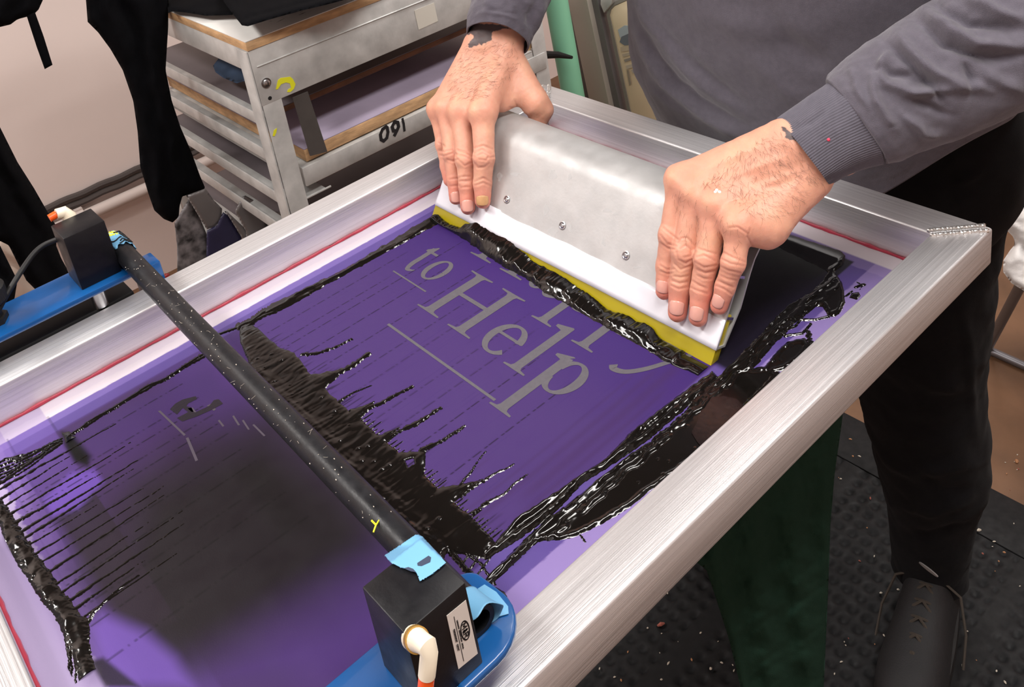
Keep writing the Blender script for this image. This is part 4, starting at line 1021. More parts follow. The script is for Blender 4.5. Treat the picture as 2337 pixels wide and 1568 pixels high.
cB = np.empty((len(VB),3)); cB[:] = lin(212,160,136)
off1 = len(VL); off2 = off1+len(VR)
Va = np.concatenate([VL,VR,VB]); Qa = np.concatenate([HL[1],HR[1]+off1,QB+off2]); Ca = np.concatenate([cL,cR,cB])
M['skin'] = mat('skin', (1,1,1), .48, 0, .22, 1500, attr='tone', spec=.45, sss=.35, rvar=.07, cscale=120, cvar=.05)
ob = qmesh('body', Va, Qa, M['skin'], man, smooth=True)
ca = ob.data.color_attributes.new('tone','FLOAT_COLOR','POINT'); ca.data.foreach_set('color', np.concatenate([np.clip(Ca,0,1),np.ones((len(Ca),1))],1).astype(np.float32).ravel())
# nails
M['nail'] = mat('nail', srgb(222,160,146), .22, 0, 0, coat=.4, spec=.5, sss=.2)
M['nail_tip'] = mat('nail_yellowed', srgb(196,150,104), .35, 0, .2, 300, cvar=.1, cscale=200)
def nail(V, N, U, fc, c, ax_px, w, l, m=M['nail']):    # seat a nail on the skin at pixel c
    d = np.hypot(*(U-np.array(c)).T)+(fc<.1)*1e3; i = np.argsort(d)[:30]; p = V[i].mean(0); n = N[i].mean(0); n /= np.linalg.norm(n)
    q = px3(c[0]+ax_px[0], c[1]+ax_px[1], dep(p)); a = q-p; a -= n*(a@n); a /= np.linalg.norm(a); s = np.cross(a,n)
    Vn = []; F = []; nu, nv = 10, 12; r = w*.62
    for j in range(nv+1):
        v = -1+2*j/nv
        for k in range(nu+1):
            u = -1+2*k/nu; e = (1-.28*abs(v)**4)*(1-.10*v*(v<0)); th = u*e*math.radians(56)
            e2 = v*(1-.16*u*u) if v>0 else v*(1-.22*u*u)
            Vn.append(p+a*l/2*e2+s*r*math.sin(th)+n*(r*math.cos(th)-r+.0011-.0006*abs(v)**3-.0004*(v<0)*abs(v)))
    for j in range(nv):
        for k in range(nu): F.append((j*(nu+1)+k,j*(nu+1)+k+1,(j+1)*(nu+1)+k+1,(j+1)*(nu+1)+k))
    o = mesh('fingernail', Vn, F, m, man, smooth=True); md = o.modifiers.new('t','SOLIDIFY'); md.thickness = .0005; md.offset = 0
for c,a,w,l,m in (((1512,655),(-3,20),.0115,.011,M['nail']),((1543,703),(-2,20),.0125,.0125,M['nail']),((1588,716),(-4,20),.0115,.0125,M['nail']),((1636,688),(-8,20),.0105,.0115,M['nail'])):
    nail(VL,NL,UL,fL,c,a,w,l,m)
for c,a,w,l,m in (((1100,458),(1,20),.0125,.011,M['nail_tip']),((1067,470),(1,20),.0120,.013,M['nail']),((1041,450),(2,20),.0110,.012,M['nail'])):
    nail(VR,NR,UR,fR,c,a,w,l,m)
# fine hairs on the backs of the hands and wrists
def hairs(V, N, U, fc, poly, n, flow, seed, name='arm_hair'):
    r = np.random.default_rng(seed); m = np.nonzero((polysd(U, poly)>0)&(fc>.15))[0]; pick = r.choice(m, n); mb = MB()
    for i in pick:
        p = V[i]; nn_ = N[i]; th = flow(U[i])+r.normal()*.38; q = px3(U[i][0]+10*math.cos(th), U[i][1]+10*math.sin(th), dep(p)); a = q-p; a -= nn_*(a@nn_); a /= np.linalg.norm(a); b_ = np.cross(nn_,a)
        L_ = r.uniform(.0035,.0085); cv = r.normal()*.35; P_ = []
        for k in range(5): t = k/4; P_.append(p+a*L_*t+b_*L_*cv*t*t+nn_*(.00025+.0011*math.sin(t*2.2)*r.uniform(.7,1.2)))
        mb.tube(P_, [.000075,.00007,.00006,.00005,.00002], 3, cap=False)
    return mb
hp = hairs(VL,NL,UL,fL,[(1640,370),(1780,290),(1880,420),(1800,490),(1720,500),(1660,450),(1600,420)],620,lambda u: 1.15+.5*math.sin(u[0]*.02),3)
h2 = hairs(VR,NR,UR,fR,[(1070,95),(1170,90),(1190,150),(1150,190),(1100,235),(1020,225),(1030,170)],420,lambda u: 2.6+.3*math.sin(u[0]*.03),4)
hp.add(h2.V, h2.F)
h3 = hairs(VL,NL,UL,fL,[(1535,440),(1560,430),(1690,520),(1690,590),(1640,560),(1560,550)],110,lambda u: 1.7,5); hp.add(h3.V, h3.F)
hp.build('arm_hair', mat('brown_hair', srgb(74,50,38), .6), man, kind='stuff', label='short brown hair on the hands')
# paint specks on the hand
mb = MB()
for c in ((1636,434),(1642,438),(1632,438)):
    d = np.hypot(*(UL-np.array(c)).T)+(fL<.1)*1e3; p = VL[np.argmin(d)]; n_ = NL[np.argmin(d)]; mb.tube([p-n_*.0001,p+n_*.0004],[.0016,.0007],9)
mb.build('paint_speck', mat('pale_paint', srgb(240,215,205), .5), man, smooth=True, label='pale paint speck')
# ------------------------------------------------------------------ clothes
def loft(rings, n, disp=None, closed=False, sub=1):
    R_ = []
    for i in range(len(rings)-1):
        for k in range(sub):
            t = k/sub; R_.append([np.array(rings[i][j])*(1-t)+np.array(rings[i+1][j])*t for j in range(3)])
    R_.append([np.array(q) for q in rings[-1]]); 
    if sub > 1:   # smooth the polyline of rings
        A = np.array([[r[0],r[1],r[2]] for r in R_]); 
        for _ in range(max(2,sub//2)): B = A.copy(); B[1:-1] = (A[:-2]+2*A[1:-1]+A[2:])/4; A = B
        R_ = [list(a) for a in A]
    th = np.arange(n)*2*pi/n; V = np.concatenate([r[0]+np.cos(th)[:,None]*r[1]+np.sin(th)[:,None]*r[2] for r in R_])
    i = np.arange(len(R_)-1)[:,None]*n; k = np.arange(n)[None]; Q = np.stack([(i+k).ravel(), (i+(k+1)%n).ravel(), (i+n+(k+1)%n).ravel(), (i+n+k).ravel()],1)
    N = vnormals(V, Q)
    ctr = np.repeat(np.array([r[0] for r in R_]), n, 0)
    if ((V-ctr)*N).sum() < 0: N = -N; Q = Q[:,::-1]
    S_ = np.repeat(np.linspace(0,1,len(R_)), n); T_ = np.tile(th, len(R_))
    if disp: V = V+N*disp(V, N, S_, T_)[:,None]
    return V, Q
def folds(V, N, lst, amp=1.):
    U = pr(V); fc = facing(V,N); vis = sst(fc,-.05,.25); d_ = np.zeros(len(V))
    for pts,a,w in lst: d,t = seglen(U+4*np.stack([wn(U,.008,1,2),wn(U,.008,2,2)],1), pts); d_ += a*amp*np.exp(-(d/w)**2)*np.sin(pi*np.clip(t,.03,.97))**.6*vis
    return d_
def armrings(cs, back=.82):
    out = []
    for i,(cx_,cy_,hw,d) in enumerate(cs):
        p = px3(cx_,cy_,d); a = px3(*cs[max(i-1,0)][:2],cs[max(i-1,0)][3]); b = px3(*cs[min(i+1,len(cs)-1)][:2],cs[min(i+1,len(cs)-1)][3])
        ax = b-a; ax /= np.linalg.norm(ax); vd = CC-p; vd /= np.linalg.norm(vd); u = np.cross(ax,vd); u /= np.linalg.norm(u); v = np.cross(u,ax); r = hw*d/FPX
        out.append((p,u*r,v*r*back))
    return out
dE = dep(EL); dS = dep(shL)
csL = [(1834,348,96,dW+.000),(1868,324,97,dW-.002),(1900,304,100,dW-.004),(1930,290,103,dW-.005),(1958,276,110,dW-.006)]
slL = [(1950,282,110,dW-.006),(1972,268,122,dW-.007),(2010,238,131,dW-.008),(2070,205,138,dW-.010),(2150,165,149,dW-.013),(2240,118,160,dW-.016),(2337,75,172,dE),(2440,30,185,dE),(2500,-60,190,dE+.02),(2480,-200,185,(dE+dS)/2),(2380,-380,190,dS-.02),(2260,-560,200,dS),(2180,-640,190,dS+.02)]
sfold = [([(1986,148),(2040,168),(2077,173),(2134,204)],-.0035,9),([(2006,178),(2040,195),(2088,214),(2185,199)],.0045,11),([(2016,92),(2060,130),(2108,173),(2159,240)],-.0040,9),([(2040,70),(2090,130),(2140,170),(2190,190),(2260,205)],.0050,12),
  ([(2077,31),(2120,70),(2159,102),(2251,133),(2337,127)],-.0050,11),([(2110,20),(2170,70),(2230,100),(2337,105)],.0055,13),([(2119,0),(2170,30),(2210,51),(2280,60),(2337,71)],-.0045,11),([(2200,-10),(2270,30),(2337,45)],.005,12),
  ([(2080,225),(2130,250),(2170,262)],-.003,9),([(2195,140),(2215,180),(2225,210)],-.0035,9),([(1990,170),(2000,230),(2040,290)],.0035,12),([(2030,120),(2010,150),(2020,190)],.003,9),([(2240,160),(2290,190),(2337,200)],.003,14),([(2060,260),(2110,300),(2150,310)],.003,12),([(1940,150),(1960,210),(1990,260)],.002,10)]
shirtparts = []
M['cuffL'] = M['cuff']
V1, Q1 = loft(slL, 200, lambda V,N,s,t: folds(V,N,sfold,1.15)+.0016*wn(V,9,3,3)*sst(s,0,.02)+.0012*wn(V,24,4,3)-.003*sst(.03-s,0,.03)) if 0 else loft(armrings(slL), 220, lambda V,N,s,t: folds(V,N,sfold,1.9)+(.0022*wn(V,9,3,3)+.0009*wn(V,26,4,3))*sst(s,0,.04)-.0035*sst(.02-s,0,.02), sub=14)
shirtparts.append((V1,Q1))
csR = [(1132,104,74,dW2-.004),(1137,84,76,dW2-.004),(1143,60,79,dW2-.004)]
slR = [(1132,103,73.5,dW2-.004),(1138,82,76,dW2-.004),(1146,52,80,dW2-.002),(1158,20,86,dW2),(1172,-20,90,dW2+.01),(1180,-80,98,dW2+.03),(1185,-150,108,dW2+.05),(1200,-230,118,dep(ER)),(1260,-360,130,dep(ER)+.06),(1330,-500,150,dep(shR)),(1390,-600,160,dep(shR))]
def tiltfirst(rings, k, tilt):     # tilt the first rings so the opening shows
    out = []
    for i,(p,u,v) in enumerate(rings):
        ax = np.cross(u,v); ax /= np.linalg.norm(ax); w = max(0,1-i/k)
        out.append((p,u+ax*np.linalg.norm(u)*tilt[0]*w,v+ax*np.linalg.norm(v)*tilt[1]*w))
    return out
rR_ = armrings(slR, 1.0); 
axR = rR_[2][0]-rR_[0][0]; axR /= np.linalg.norm(axR)
rfold = [([(1080,60),(1130,66),(1180,80)],.0015,8),([(1100,0),(1110,40),(1100,70)],.003,9),([(1225,-10),(1215,40),(1195,90)],-.004,9),([(1240,0),(1235,40),(1210,100)],.004,8),([(1150,-10),(1165,30),(1160,60)],.0025,10)]
def rimlift(V,Q):
    N = vnormals(V,Q); a = rR_[1][0]-rR_[0][0]; a = a/np.linalg.norm(a); c0 = rR_[0][0]; s_ = (V-c0)@a; vd = CC-c0; vd = vd-a*(vd@a); vd /= np.linalg.norm(vd); R_ = np.linalg.norm(rR_[0][1]); f = ((V-c0)@vd)/R_; w = np.clip(1-s_/.06,0,1); w[s_>.06] = 0; return V+a*(.017*np.clip(f+.35,-.3,1.4)*w)[:,None], Q
V2, Q2 = loft(rR_, 160, lambda V,N,s,t: folds(V,N,rfold)+(.0020*wn(V,10,5,3)+.0008*wn(V,30,6,3)), sub=14)
V2, Q2 = rimlift(V2,Q2); shirtparts.append((V2,Q2))
# torso
TC = [(-.085,.312,.140,.230,.112),(-.04,.308,.137,.238,.118),(0.,.304,.134,.244,.122),(.05,.304,.130,.242,.124),(.10,.308,.125,.236,.124),(.18,.312,.118,.232,.126),(.26,.318,.115,.228,.128),(.34,.316,.10,.228,.118),(.40,.315,.088,.225,.112),(.445,.315,.078,.180,.098),(.475,.315,.066,.120,.080),(.500,.315,.056,.080,.068),(.515,.315,.052,.070,.062)]
tr = [((x_,y_,z_),(rx_,0,0),(0,ry_,0)) for z_,x_,y_,rx_,ry_ in TC]
tfold = [([(1432,20),(1470,110),(1520,200),(1600,270),(1690,330)],.006,12),([(1446,20),(1490,110),(1545,190),(1620,250),(1700,300)],-.005,9),([(1455,10),(1520,100),(1600,190),(1700,270)],.005,12),([(1500,60),(1600,160),(1700,240)],-.003,12),
   ([(1480,150),(1500,230),(1560,290)],.003,12),([(1700,120),(1790,200),(1860,250)],.004,26),([(1560,20),(1700,60),(1860,70)],.003,30),([(1750,30),(1800,100),(1900,160)],-.004,24),([(1960,420),(2060,400),(2150,340),(2200,290)],.004,12)]
def tdisp(V,N,s,t): return folds(V,N,tfold,1.2)+.0045*wn(V,3.2,7,3)+.0012*wn(V,14,8,3)
V3, Q3 = loft(tr, 300, tdisp, sub=14)
# shape the hem: raised at his left side where the arm lifts
hx = V3[:,0]; hem = -.062+.105*sst(hx,.40,.56); V3[:,2] = np.where(V3[:,2]<.06, .06+(V3[:,2]-.06)*(.06-hem)/.145, V3[:,2])
shirtparts.append((V3,Q3))
for sg_,S_,E_ in ((1,shL,EL),(-1,shR,ER)):
    ct = [np.array([.315+sg_*.06,.085,.425]), np.array([.315+sg_*.13,.086,.432]), S_, S_+(E_-S_)*.16, S_+(E_-S_)*.42]; rd = [.075,.078,.080,.078,.070]; rg_ = []
    for i,c in enumerate(ct):
        ax = ct[min(i+1,4)]-ct[max(i-1,0)]; ax /= np.linalg.norm(ax); u = np.cross(ax,(0,1.,0)); u /= np.linalg.norm(u); v = np.cross(u,ax); rg_.append((c,u*rd[i],v*rd[i]))
    shirtparts.append(loft(rg_, 90, lambda V,N,s,t: .003*wn(V,10,14,3), sub=14))
o_ = 0; VV = []; QQ = []
for v,q in shirtparts: VV.append(v); QQ.append(q+o_); o_ += len(v)
so_ = qmesh('sweatshirt', np.concatenate(VV), np.concatenate(QQ), M['shirt'], man, smooth=True); md = so_.modifiers.new('t','SOLIDIFY'); md.thickness = .0018; md.offset = -1
# cuff of the raised sleeve, ribbed
V4, Q4 = loft(armrings(csL,.84), 420, lambda V,N,s,t: .00035*np.sin(t*105)+.0018*wn(V,16,9,2)+folds(V,N,[([(1800,300),(1850,280),(1900,240)],-.002,10),([(1870,420),(1910,400)],-.002,8)]), sub=10)
co = qmesh('cuff', V4, Q4, M['cuff'], man, smooth=True, label='ribbed grey cuff'); md = co.modifiers.new('t','SOLIDIFY'); md.thickness = .0022; md.offset = -1
# stains and lint on the shirt
def specks(Vs, Qs, lst, name, m, lab):
    N = vnormals(Vs,Qs); fc = facing(Vs,N); U = pr(Vs)
    if np.mean(fc)<-.2: N=-N; fc=-fc
    mb = MB()
    for (a,b_,r) in lst:
        d = np.hypot(*(U-np.array((a,b_))).T)+(fc<.05)*1e3; i = np.argmin(d); p = Vs[i]; n_ = N[i]; mb.tube([p-n_*.0004,p+n_*.0012],[r,r*.5],8)
    mb.build(name, m, man, label=lab)
specks(V4,Q4,[(1890,320,.0016)],'paint_speck',mat('red_paint', srgb(220,60,90), .5),'small red paint speck')
# trousers
def legr(lst, yb):
    out = []
    for i,(a,b_,hw) in enumerate(lst):
        p = at(a,b_,y=yb[i]); r = hw*dep(p)/FPX; out.append((p,(r,0,0),(0,r*.95,0)))
    return out
lg = legr([(2100,420,190),(2104,520,172),(2108,620,158),(2098,720,150),(2096,820,144),(2102,905,138),(2116,1000,128),(2132,1100,117),(2126,1190,92),(2120,1250,84),(2120,1300,80)], [.20,.20,.20,.21,.22,.23,.245,.26,.28,.29,.29])
hemz = lg[-1][0]
lfold = [([(2060,830),(2130,880),(2235,900)],.004,14),([(2000,1050),(2100,1080),(2250,1040)],.005,14),([(2030,1150),(2120,1170),(2230,1130)],.006,12),([(2040,1210),(2120,1230),(2210,1200)],-.005,10),([(2200,700),(2215,850),(2230,1000)],.004,12),([(2080,1060),(2140,1110),(2220,1120)],-.004,12)]
V5, Q5 = loft(lg, 140, lambda V,N,s,t: folds(V,N,lfold)+.005*wn(V,5,10,3)+.0012*wn(V,20,11,3), sub=14)
lg2 = [((.20,.20,-.12),(.105,0,0),(0,.105,0)),((.17,.21,-.30),(.095,0,0),(0,.095,0)),((.14,.24,-.5),(.078,0,0),(0,.078,0)),((.12,.29,-.70),(.065,0,0),(0,.065,0)),((.11,.32,-.87),(.05,0,0),(0,.055,0))]
V6, Q6 = loft(lg2, 90, lambda V,N,s,t: .004*wn(V,6,12,3), sub=12)
pel = [((.330,.165,.045),(.200,0,0),(0,.105,0)),((.333,.175,.0),(.203,0,0),(0,.115,0)),((.333,.195,-.06),(.206,0,0),(0,.130,0)),((.325,.20,-.12),(.200,0,0),(0,.125,0)),((.32,.20,-.18),(.17,0,0),(0,.10,0)),((.315,.20,-.22),(.10,0,0),(0,.06,0))]
V7, Q7 = loft(pel, 160, lambda V,N,s,t: .003*wn(V,6,13,3)+folds(V,N,[([(2150,330),(2170,420),(2190,495)],-.004,5),([(2180,420),(2240,380)],.004,10)]), sub=12)
b1 = len(V5); b2 = b1+len(V6)
to = qmesh('trousers', np.concatenate([V5,V6,V7]), np.concatenate([Q5,Q6+b1,Q7+b2]), M['trousers'], man, smooth=True)
# shoes
def shoe(heel, toe, L_=.30, laces=True, nm='shoe'):
    heel = np.array(heel,float); toe = np.array(toe,float); d = toe-heel; d /= np.linalg.norm(d); s = np.array([-d[1],d[0],0.])
    prof = [(0,.022,.06),(.02,.033,.085),(.06,.038,.105),(.10,.038,.105),(.14,.040,.085),(.18,.044,.066),(.22,.048,.056),(.26,.045,.048),(.285,.034,.038),(.298,.012,.022)]
    V = []; n = 36
    for (a,w,h) in prof:
        for k in range(n):
            t = 2*pi*k/n; cx_ = math.cos(t); sz = math.sin(t); zz = (h if sz>0 else .0)*abs(sz)**.75*(1 if sz>0 else 0)+.022*(1 if sz>0 else 1-abs(sz)**.3)
            wx = w*np.sign(cx_)*abs(cx_)**.8; V.append(heel+d*a*L_/.3+s*wx+np.array([0,0,zz]))
    N_ = len(prof); F = [(i*n+k,i*n+(k+1)%n,(i+1)*n+(k+1)%n,(i+1)*n+k) for i in range(N_-1) for k in range(n)]+[tuple(range(n-1,-1,-1)),tuple((N_-1)*n+k for k in range(n))]
    mb = MB(); mb.add(V,F); o = mb.build(nm, M['shoe'], man, smooth=True, auto=1.0); md = o.modifiers.new('s','SUBSURF'); md.levels = 1; md.render_levels = 2
    so2 = MB(); pl = []
    for t in np.linspace(0,2*pi,40)[:-1]:
        a = .15+.152*math.cos(t); w = .046*abs(math.sin(t))**.7*np.sign(math.sin(t))*(.85+.15*a/.15); pl.append(heel+d*a*L_/.3+s*w+np.array([0,0,.0]))
    so2.prism(pl, np.array([0,0,.0005]), np.array([0,0,.024])); 
    sl = so2.build('sole', M['black'], o, bevel=.004)
    if laces:
        lc = MB()
        for i in range(5):
            a = .125+i*.022; h = .092-.009*i
            for sg in (-1,1):
                lc.tube([heel+d*a+s*sg*.024+np.array([0,0,h+.006]),heel+d*(a+.010)+np.array([0,0,h+.022]),heel+d*(a+.020)-s*sg*.024+np.array([0,0,h-.001])],.0022,6)
        c = heel+d*.12+np.array([0,0,.103])
        for sg in (-1,1):
            lc.tube([c,c+s*sg*.02+np.array([0,0,.01]),c+s*sg*.045-d*.0+np.array([0,0,-.01]),c+s*sg*.058+d*.03+np.array([0,0,-.045]),c+s*sg*.060+d*.06+np.array([0,0,-.078])],.002,6)
        lc.build('laces', M['lace'], o, smooth=True)
    return o
he = np.array([.372,.365,FZ+.014]); te = np.array([.455,.08,FZ+.014]); shoe(he, te); shoe((.10,.40,FZ+.014),(.12,.11,FZ+.014))
mb = MB(); lo_ = [pr([[0,0,0]])[0]]
c = at(2120,1299,y=.218); u_ = np.array([1,0,0.]); w_ = np.array([0,-.35,.93]); pl = [c+u_*.013*math.cos(t)+w_*(.0065*math.sin(t)-.006*math.cos(t)) for t in np.linspace(0,2*pi,21)[:-1]]
mb.prism(pl, np.array([0,0,0.]), np.array([0,-.002,.0005])); mb.build('shoe_tag', M['logo'], man, label='small pale oval tag on the shoe tongue')
# hair and eyes (head is above the frame of the photo)
S = SDF(hd-.13, hd+.13, .004)
S.group([(hd+ud*.03-fd*.025, hd+ud*.035+fd*.0,.085,.080,np.array([1.,0,0]),.86)], .005,.01,.04)
Vh, Qh = S.mesh(); k_ = ((Vh-hd)@fd-(Vh-hd)@ud*.5); keepf = (k_[Qh].max(1)<.045); 
Qh = Qh[keepf]; qmesh('hair', Vh, Qh, mat('dark_hair', srgb(48,38,32), .7, bump=.6, bscale=300), man, smooth=True)
em = mat('eye', srgb(225,220,215), .2)
for s_ in (-1,1):
    mb = MB(); c = hd+fd*.0745+ud*.004+np.array([s_*.03,0,0]); mb.tube([c-fd*.009,c-fd*.003,c+fd*.003,c+fd*.006],[.004,.0095,.009,.003],14); mb.build('eye', em, man, smooth=True)
# ------------------------------------------------------------------ room
def slab(name, lo, hi, m, kind='structure'):
    mb = MB(); mb.box(lo, hi); o = mb.build(name, m); o['kind'] = kind; return o
RX0, RX1, RY0, RY1, CZ = -1.62, 2.6, -2.6, 3.0, 1.70
slab('floor', (RX0-.1,RY0-.1,FZ-.05), (RX1+.1,RY1+.1,FZ), M['floor'])
slab('ceiling', (RX0-.1,RY0-.1,CZ), (RX1+.1,RY1+.1,CZ+.05), mat('dark_ceiling', srgb(120,112,108), .8))
slab('wall_left', (RX0-.05,RY0,FZ), (RX0,RY1,CZ), M['wall'])
slab('wall_right', (RX1,RY0,FZ), (RX1+.05,RY1,CZ), M['wall'])
slab('wall_back', (RX0,RY1,FZ), (RX1,RY1+.05,CZ), M['wall'])
slab('wall_front', (RX0,RY0-.05,FZ), (RX1,RY0,CZ), M['wall'])
# pipes along the left wall
pz = -.600
wp = empty('wall_conduit', (RX0+.03,-.2,pz), 'pale conduit with two dark cables running along the left wall', 'conduit')
mb = MB(); mb.tube([(RX0+.028,-1.4,pz-.050),(RX0+.028,.9,pz-.050)], .016, 16)
for yy in (-.42,-.30,-.05): mb.tube([(RX0+.028,yy,pz-.050),(RX0+.028,yy+.02,pz-.050)], .0205, 16); mb.box((RX0,yy,pz-.075),(RX0+.03,yy+.02,pz-.025))
mb.build('conduit', M['pipe'], wp, smooth=True, auto=math.radians(40))
for dz in (.006,-.016):
    mb = MB(); mb.tube([(RX0+.012,-1.4+i*.02,pz+dz+.0015*math.sin(i*1.3)) for i in range(116)], .009, 8); mb.build('cable', M['darkpipe'], wp, smooth=True)
# ------------------------------------------------------------------ generic cloth / plate with thickness from an outline
def drape(outline, pos, T, w, gs=6., fold=None, name='cloth', m=None, parent=None, flat=False, **k):
    O_ = np.array(outline,float); gx = np.arange(O_[:,0].min()-gs, O_[:,0].max()+gs*2, gs); gy = np.arange(O_[:,1].min()-gs, O_[:,1].max()+gs*2, gs)
    GX, GY = np.meshgrid(gx,gy,indexing='ij'); G = np.stack([GX.ravel(),GY.ravel()],1); sd = polysd(G, outline); kp = sd>-gs*1.45
    idx = -np.ones(len(G),int); idx[kp] = np.arange(kp.sum()); Gk = G[kp].copy(); sk = sd[kp]
    for i in range(len(Gk)):
        if sk[i] < gs*.35: Gk[i] = nearest_on(Gk[i], outline); sk[i] = 0
    base = np.array([pos(*g) for g in Gk]); vd = CC-base; vd /= np.linalg.norm(vd,axis=1,keepdims=True)
    prf = T*np.sqrt(np.clip(1-(1-np.clip(sk/w,0,1))**2,0,1)); f = fold(Gk) if fold else 0
    fr_ = base+vd*(prf+f*np.clip(sk/w,0,1))[:,None]; bk_ = base-vd*(prf*.8)[:,None]+0*vd
    ny_ = len(gy); F = []
    for i in range(len(gx)-1):
        for j in range(ny_-1):
            q = [idx[i*ny_+j],idx[(i+1)*ny_+j],idx[(i+1)*ny_+j+1],idx[i*ny_+j+1]]
            if min(q) >= 0: F.append(q[::-1])
    n = len(Gk); F = np.array(F); Fb = F[:,::-1]+n
    # join the rims
    ed = {}
    for q in F:
        for a,b in zip(q, np.roll(q,-1)): ed[(a,b)] = 1
    rim = [(a,b) for (a,b) in ed if (b,a) not in ed]
    R_ = np.array([[b,a,a+n,b+n] for a,b in rim])
    return qmesh(name, np.concatenate([fr_,bk_]), np.concatenate([F,Fb,R_]), m, parent, smooth=True, **k)
def vfold(sp, amp, ang=0., seed=0, warp=10):
    def f(G):
        c = math.cos(ang); s = math.sin(ang); u = G[:,0]*c+G[:,1]*s; v = -G[:,0]*s+G[:,1]*c
        u2 = u+warp*wn(G,.006,seed,2); return amp*(np.sin(u2/sp*2*pi)+.5*np.sin(u2/sp*3.7+v*.01+seed))
    return f
# ------------------------------------------------------------------ press: platen, column
prs = empty('printing_press', (.28,-1.35,FZ), 'printing press column and platen under the screen', 'press')
mb = MB(); mb.box((.095,-.74,-.066),(.475,-.085,-.052)); mb.build('platen', M['galv'], prs, bevel=.003)
mb = MB(); mb.box((.25,-1.3,-.115),(.31,-.3,-.068)); mb.build('platen_arm', M['black'], prs, bevel=.003)
mb = MB(); mb.tube([(.28,-1.38,FZ),(.28,-1.38,.02)],.09,32); mb.box((-.08,-1.42,-.08),(.62,-1.16,.022)); mb.build('column', M['blue'], prs, bevel=.004)
o = drape([(1560,1262),(1700,1080),(1850,930),(1930,868),(1922,960),(1905,1080),(1895,1200),(1890,1350),(1880,1568),(1878,1640),(1706,1640),(1690,1568),(1664,1460),(1636,1372),(1612,1300)], lambda a,b: at(a,b,x=.492), .014, 22, 5., lambda G: .010*np.sin((G[:,0]-.14*(G[:,1]-1200)-1600)/46*pi)*sst(G[:,1],1000,1300)+.006*wn(G,.010,4,3), 'draped_sleeve', M['green'])
setp(o, 'dark green cloth sleeve hanging down below the right side of the screen frame', 'garment')
# ------------------------------------------------------------------ rack with boards
XC, YC, ZT = -.50, -.184, .0275
g5 = lambda a,b: at(a,b,x=XC)
YE = .43; XE = -1.12
rk = empty('storage_rack', (-.8,.12,FZ), 'dirty aluminium storage rack with slanted angle rails standing behind the screen', 'rack')
def angle(a, b, h, t=.004, dep_=.03, dz=-1, m=M['galv'], nm='rail', sgn=(0,0)):
    pass
def railY(y0, y1, z0, z1, x=XC, lip=.03, nm='rail'):
    mb = MB(); mb.box((x-.003,y0,z0),(x,y1,z1)); mb.box((x-lip,y0,z0),(x-.003,y1,z0+.003)); return mb.build(nm, M['galv'], rk, bevel=.0008)
def railX(x0, x1, z0, z1, y=YC, lip=.03, nm='rail'):
    mb = MB(); mb.box((x0,y,z0),(x1,y+.003,z1)); mb.box((x0,y+.003,z0),(x1,y+lip,z0+.003)); return mb.build(nm, M['galv'], rk, bevel=.0008)
mb = MB(); mb.box((XC-.003,YC,-.087),(XC,YE,.0105)); mb.tube([(XC+.0005,YC+.008,-.0195),(XC+.0005,YE,-.0195)],.0016,6); mb.box((XC-.03,YC,-.087),(XC-.003,YE,-.084)); mb.build('front_rail', M['galv'], rk, bevel=.001)
railX(XE, XC-.002, -.030, .0105, nm='side_rail')
for (x_,y_) in ((XC,YC),(XE+.04,YC),(XC,YE-.035),(XE+.04,YE-.035)):
    mb = MB(); s_ = 1 if y_==YC else 1
    mb.box((x_-.0035,y_+.001,FZ+.001),(x_-.0005,y_+.036,.0095)); mb.box((x_-.036,(y_-.0034 if y_==YC else y_+.033),FZ+.001),(x_-.0005 if y_==YC else x_-.0035,(y_-.0004 if y_==YC else y_+.036),.0095)); mb.build('post', M['galv'], rk, bevel=.0008)
zr = [-.108,-.178,-.262,-.335,-.42,-.52,-.64]
for i,z in enumerate(zr):
    railX(XE, XC-.004, z-.022, z, nm='side_rail')
    mb = MB(); mb.box((XE,YE-.004,z-.030),(XC-.004,YE-.001,z)); mb.box((XE,YE-.034,z-.030),(XC-.004,YE-.004,z-.027)); mb.build('side_rail', M['galv'], rk, bevel=.0008)
for z in (-.28,-.335,-.42,-.50,-.56):   # short bracket flanges behind the post
    mb = MB(); mb.box((XC-.004,YC+.036,z),(XC-.001,YC+.085,z+.003)); mb.box((XC-.06,YC+.036,z),(XC-.004,YC+.075,z+.003)); mb.build('bracket', M['galv'], rk, bevel=.0006)
for z in (-.13,-.21,-.30,-.38):
    mb = MB(); mb.box((XC-.06,YE-.075,z),(XC-.001,YE-.036,z+.003)); mb.box((XC-.004,YE-.075,z-.03),(XC-.001,YE-.036,z)); mb.build('bracket', M['galv'], rk, bevel=.0006)
for yy in (.24,):
    railY(YC+.04, YE-.04, -.62, -.585)
# bolt, hole, tape marks on the front rail
bc = g5(607,189); mb = MB(); mb.tube([bc+np.array([0,0,0]),bc+np.array([.0015,0,0])],.0085,24); mb.tube([bc+np.array([.0015,0,0]),bc+np.array([.005,0,0]),bc+np.array([.006,0,0])],[.0062,.0055,.003],20); mb.build('bolt', M['steel'], rk, smooth=True, auto=math.radians(35))
bc = g5(616,224); mb = MB(); mb.tube([bc,bc+np.array([.0004,0,0])],.0034,16); mb.build('bolt_hole', M['black'], rk)
def onface(poly, m, nm, lab=None, o=.0006, par=rk):
    mb = MB(); mb.prism([g5(*q)+np.array([.0002,0,0]) for q in poly], np.array([0,0,0.]), np.array([o,0,0])); return mb.build(nm, m, par, label=lab)
onface([(629,204),(634,183),(640,178),(662,175),(668,180),(674,192),(670,203),(662,210),(655,210),(657,204),(664,200),(661,190),(652,188),(641,192),(634,203)], M['yellowtape'], 'yellow_tape', 'torn scrap of yellow tape')
